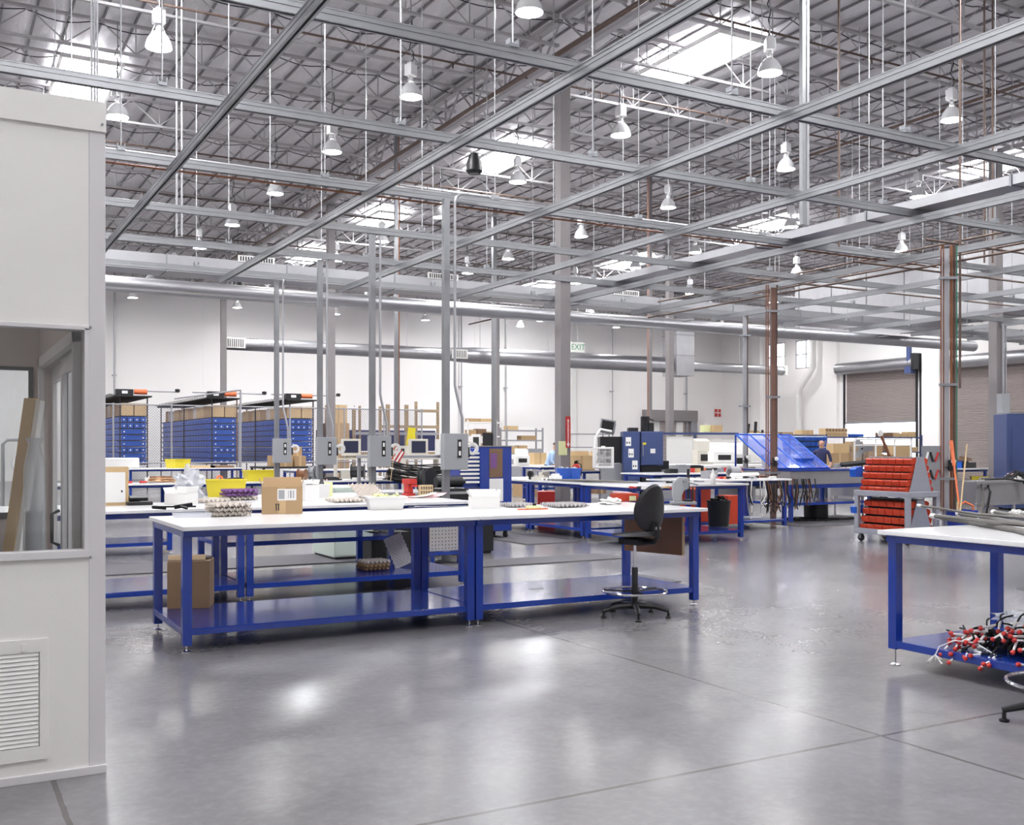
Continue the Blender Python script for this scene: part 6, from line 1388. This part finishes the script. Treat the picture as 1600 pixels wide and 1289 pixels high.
for k, (px, d, lab) in enumerate(((744, 36, 'black and white stacked machine behind the blue tool cart, pale one'), (761, 36, 'black and white stacked machine behind the blue tool cart, black one'))):
    x, y_ = onD(px, d); one('electronics_cabinet', MB().box(-.15, .15, -.2, .2, 0, 2.05) if k else MB().box(-.16, .16, -.2, .2, 0, 2.0).box(-.1, .1, -.21, -.2, 1.4, 1.9, 1), ['black' if k else 'whitep', 'inkb'], lab, 'cabinet', (x, y_, 0), -YAW)
x, y_ = onD(822, 37); machine(815, 36.5, .95, .5, .55, 'white monitor-like machine left of the light-blue-shirted worker', 'whitep')
t = thing('worker_desk', 'pale desk with cartons left of the light-blue-shirted worker', 'desk', (x, y_, 0)); MB().box(-1.4, 1.4, -.5, .5, .88, .93).build('desk_top', 'whitep', t); [MB().box(xx, xx+.05, -.4, .4, 0, .88).build('desk_leg', 'greypaint', t) for xx in (-1.35, 1.3)]
x, y_ = onD(840, 37.3); carton('tan carton on the pale desk beside the worker', x, y_, .931, .5, .4, .42, 0, 'cardl', 0)

# ================================================================ PEOPLE
def person(label, x, y_, rz, lean, arms, top, legs, bald=False, shirt_to=.98):
    t = thing('person', label, 'person', (x, y_, 0), rz)
    L = Matrix.Rotation(lean, 3, 'X'); hip = Vector((0, 0, .93))
    def T(p): p = Vector(p); return hip+L @ (p-hip) if p.z > .93 else p
    V, E_, R = [], [], []
    def chain(pts, rad, start=None):
        prev = start
        for p, r in zip(pts, rad):
            V.append(tuple(T(p))); R.append(r); i = len(V)-1
            if prev is not None: E_.append((prev, i))
            prev = i
        return prev
    chain([(0, 0, .93)], [(.15, .12)]); a = chain([(0, .0, 1.08), (0, 0, 1.24), (0, -.01, 1.40)], [(.14, .11), (.16, .12), (.15, .10)], 0)
    neck = chain([(0, -.0, 1.50)], [(.055, .055)], a); chain([(0, .01, 1.585), (0, .012, 1.66), (0, 0, 1.74)], [(.075, .08), (.082, .10), (.055, .07)], neck)
    tips = []
    for s in (-1, 1):
        el, ha = arms[0 if s < 0 else 1]
        sh = chain([(s*.185, 0, 1.42)], [(.06, .06)], a); e_ = chain([(s*abs(el[0]), el[1], el[2])], [(.042, .042)], sh); h_ = chain([(s*abs(ha[0]), ha[1], ha[2])], [(.028, .028)], e_)
        d = (Vector(ha)-Vector(el)); d.x = s*abs(ha[0])-s*abs(el[0]); d.normalize(); palm = Vector((s*abs(ha[0]), ha[1], ha[2]))+d*.08; pi = chain([tuple(palm)], [(.036, .018)], h_)
        side = Vector((1, 0, 0))
        for f in range(4): 
            ln = (.065, .08, .075, .055)[f]; b0 = palm+side*(.024-.016*f)+d*.015; chain([tuple(b0), tuple(b0+d*ln*.55+Vector((0, 0, -.01))), tuple(b0+d*ln+Vector((0, 0, -.03)))], [(.009, .009)]*3, pi)
        chain([tuple(palm-d*.05+side*(-s)*.035), tuple(palm-d*.01+side*(-s)*.055)], [(.011, .011), (.009, .009)], h_)
        chain([(s*.10, 0, .88), (s*.11, -.01, .50), (s*.12, .02, .09), (s*.12, -.12, .035)], [(.085, .09), (.058, .06), (.042, .045), (.04, .028)], 0)
    me = bpy.data.meshes.new('body'); me.from_pydata(V, E_, []); o = bpy.data.objects.new('body', me); C.objects.link(o); o.parent = t
    for q in (M['skinp'], M[top], M[legs]): me.materials.append(q)
    sk_ = o.modifiers.new('skin', 'SKIN'); sk_.use_smooth_shade = True
    for i, r in enumerate(R): me.skin_vertices[0].data[i].radius = r
    me.skin_vertices[0].data[0].use_root = True
    o.modifiers.new('sub', 'SUBSURF').levels = 1; o.modifiers['sub'].render_levels = 1
    dg = bpy.context.evaluated_depsgraph_get(); m2 = bpy.data.meshes.new_from_object(o.evaluated_get(dg))
    bpy.data.objects.remove(o)
    if not m2.materials:
        for q in (M['skinp'], M[top], M[legs]): m2.materials.append(q)
    Li = L.inverted()
    def classify(c):
        p = hip+Li @ (Vector(c)-hip) if c[2] > .9 else Vector(c)
        if p.z < .97 and abs(p.x) < .25 and abs(p.y) < .2: return 2 if p.z > .08 else 2
        if p.z > 1.515: return 0
        for s in (0, 1):
            ha = arms[s][1]
            if (Vector((abs(p.x), p.y, p.z))-Vector((abs(ha[0]), ha[1], ha[2]))).length < .20: return 0
        return 1
    for p in m2.polygons: p.material_index = classify(p.center); p.use_smooth = True
    o = bpy.data.objects.new('body', m2); C.objects.link(o); o.parent = t
    def head(mb, nm, mn): 
        mb.v = [tuple(T(v_)) for v_ in mb.v]; mb.build(nm, mn, o, smooth=True)
    hr = MB()
    def hairf(u, v):
        a = 2*PI*u; e = (v*.52 if not bald else .0+v*.25)*PI
        z = math.cos(e) if not bald else -.1+v*.45
        r = math.sin(e) if not bald else 1.0
        return (.089*r*math.cos(a), .022+.108*r*math.sin(a)*(1 if math.sin(a) > 0 or not bald else .2), 1.665+.105*z+(.0 if math.sin(a) > -.2 else .025))
    hr.grid(hairf, 20, 8); head(hr, 'hair', 'hair')
    head(MB().prism([(-.082, 1.63), (-.112, 1.635), (-.085, 1.67)], -.014, .014, 'x'), 'nose', 'skinp')
    head(MB().box(.078, .092, -.01, .03, 1.62, 1.67).box(-.092, -.078, -.01, .03, 1.62, 1.67), 'ears', 'skinp')
    head(MB().cb((.032, -.088, 1.665), (.02, .01, .01)).cb((-.032, -.088, 1.665), (.02, .01, .01)), 'eyes', 'inkb')
    head(MB().cb((0, -.086, 1.605), (.045, .01, .008)), 'mouth', 'red')
    return t
x, y_ = onD(860, 32.6); person('person in a light blue shirt leaning forward over papers beside the thick column', x-.15, y_, .9, -.0+.45, [((.27, -.12, 1.15), (.2, -.35, 1.05)), ((.27, -.15, 1.16), (.18, -.38, 1.02))], 'shirt', 'jeans')
x, y_ = onD(1284, 29.3); person('bald person in a dark navy shirt walking left in front of the navy shelving', x, y_, -1.0, .06, [((.26, .03, 1.15), (.24, -.08, .92)), ((.26, .0, 1.15), (.24, -.15, .95))], 'shirtn', 'jeans', bald=True)
x, y_ = onD(870, 33.5); crumple('tan packing paper heaped right of the light-blue-shirted worker', x, y_, .98, (.45, .25, .15), 'cardl', 'packing_paper', 'paper', seed=6)
t = thing('low_table', 'low table under the heap of tan packing paper', 'table', (x, y_, 0)); MB().box(-.8, .8, -.4, .4, .93, .98).build('tabletop', 'whitep', t)
for sx in (-.75, .75):
    for sy in (-.35, .35): MB().box(sx-.03, sx+.03, sy-.03, sy+.03, 0, .93).build('leg', 'whitep', t)


# more small things on the benches in the middle distance
random.seed(31)
for k, (px, Y, z, nm, lab, m_, sz) in enumerate(((232, 21.6, HB, 'white_spool', 'white spool left of the brown cable coil', 'whitep', (.12, .12, .10)), (300, 21.5, HB, 'flat_pad', 'pale flat pad right of the brown cable coil', 'paper', (.5, .3, .03)), (366, 21.9, HB, 'black_parts_tray', 'black parts tray left of the large yellow tub', 'black', (.34, .25, .06)), (448, 21.3, HB, 'folded_paper', 'folded pink-white paper right of the large yellow tub', 'pink', (.4, .2, .05)), (515, 21.4, HB, 'cable_clip_box', 'dark clip box right of the grey wire reels', 'rubber', (.4, .2, .06)), (588, 21.8, HB, 'paper_tray', 'white paper tray right of the black tubing roll', 'whitep', (.35, .25, .05)), (640, 21.4, HB, 'red_sheet', 'thin red sheet at the right end of the low bench row', 'red', (.4, .2, .015)),
    (850, 17.8, .937, 'cream_block', 'cream block of clips near the start of the long braided cables', 'beige', (.2, .12, .10)), (900, 16.6, .937, 'white_bag', 'small white bag lying on the long bench', 'paper', (.22, .14, .05)), (820, 28.5, .0, 'floor_carton', 'tan carton on the floor beyond the long bench', 'card', (.6, .5, .55)),
    (1062, 19.4, .937, 'grey_box', 'grey box on the bench left of the tinted hood', 'galvd', (.4, .3, .18)), (1085, 19.6, .937, 'black_case', 'black case on the bench left of the tinted hood', 'black', (.35, .3, .16)), (1108, 15.4, .937, 'grey_motor', 'grey motor on the bench by the copper pipes', 'greypaint', (.25, .2, .14)))):
    x = xonY(px, Y); q = MB().box(-sz[0]/2, sz[0]/2, -sz[1]/2, sz[1]/2, 0, sz[2]).cb((sz[0]*.1, 0, sz[2]+.006), (sz[0]*.5, sz[1]*.6, .012), (0, 0, .3))
    if Y in (15.4,): x = max(x, 11.95)
    if Y in (19.4, 19.6): x = max(x, 14.5)
    one(nm, q, m_, lab, 'bench item', (x, Y, z), random.uniform(-.4, .4), bevel=.004)
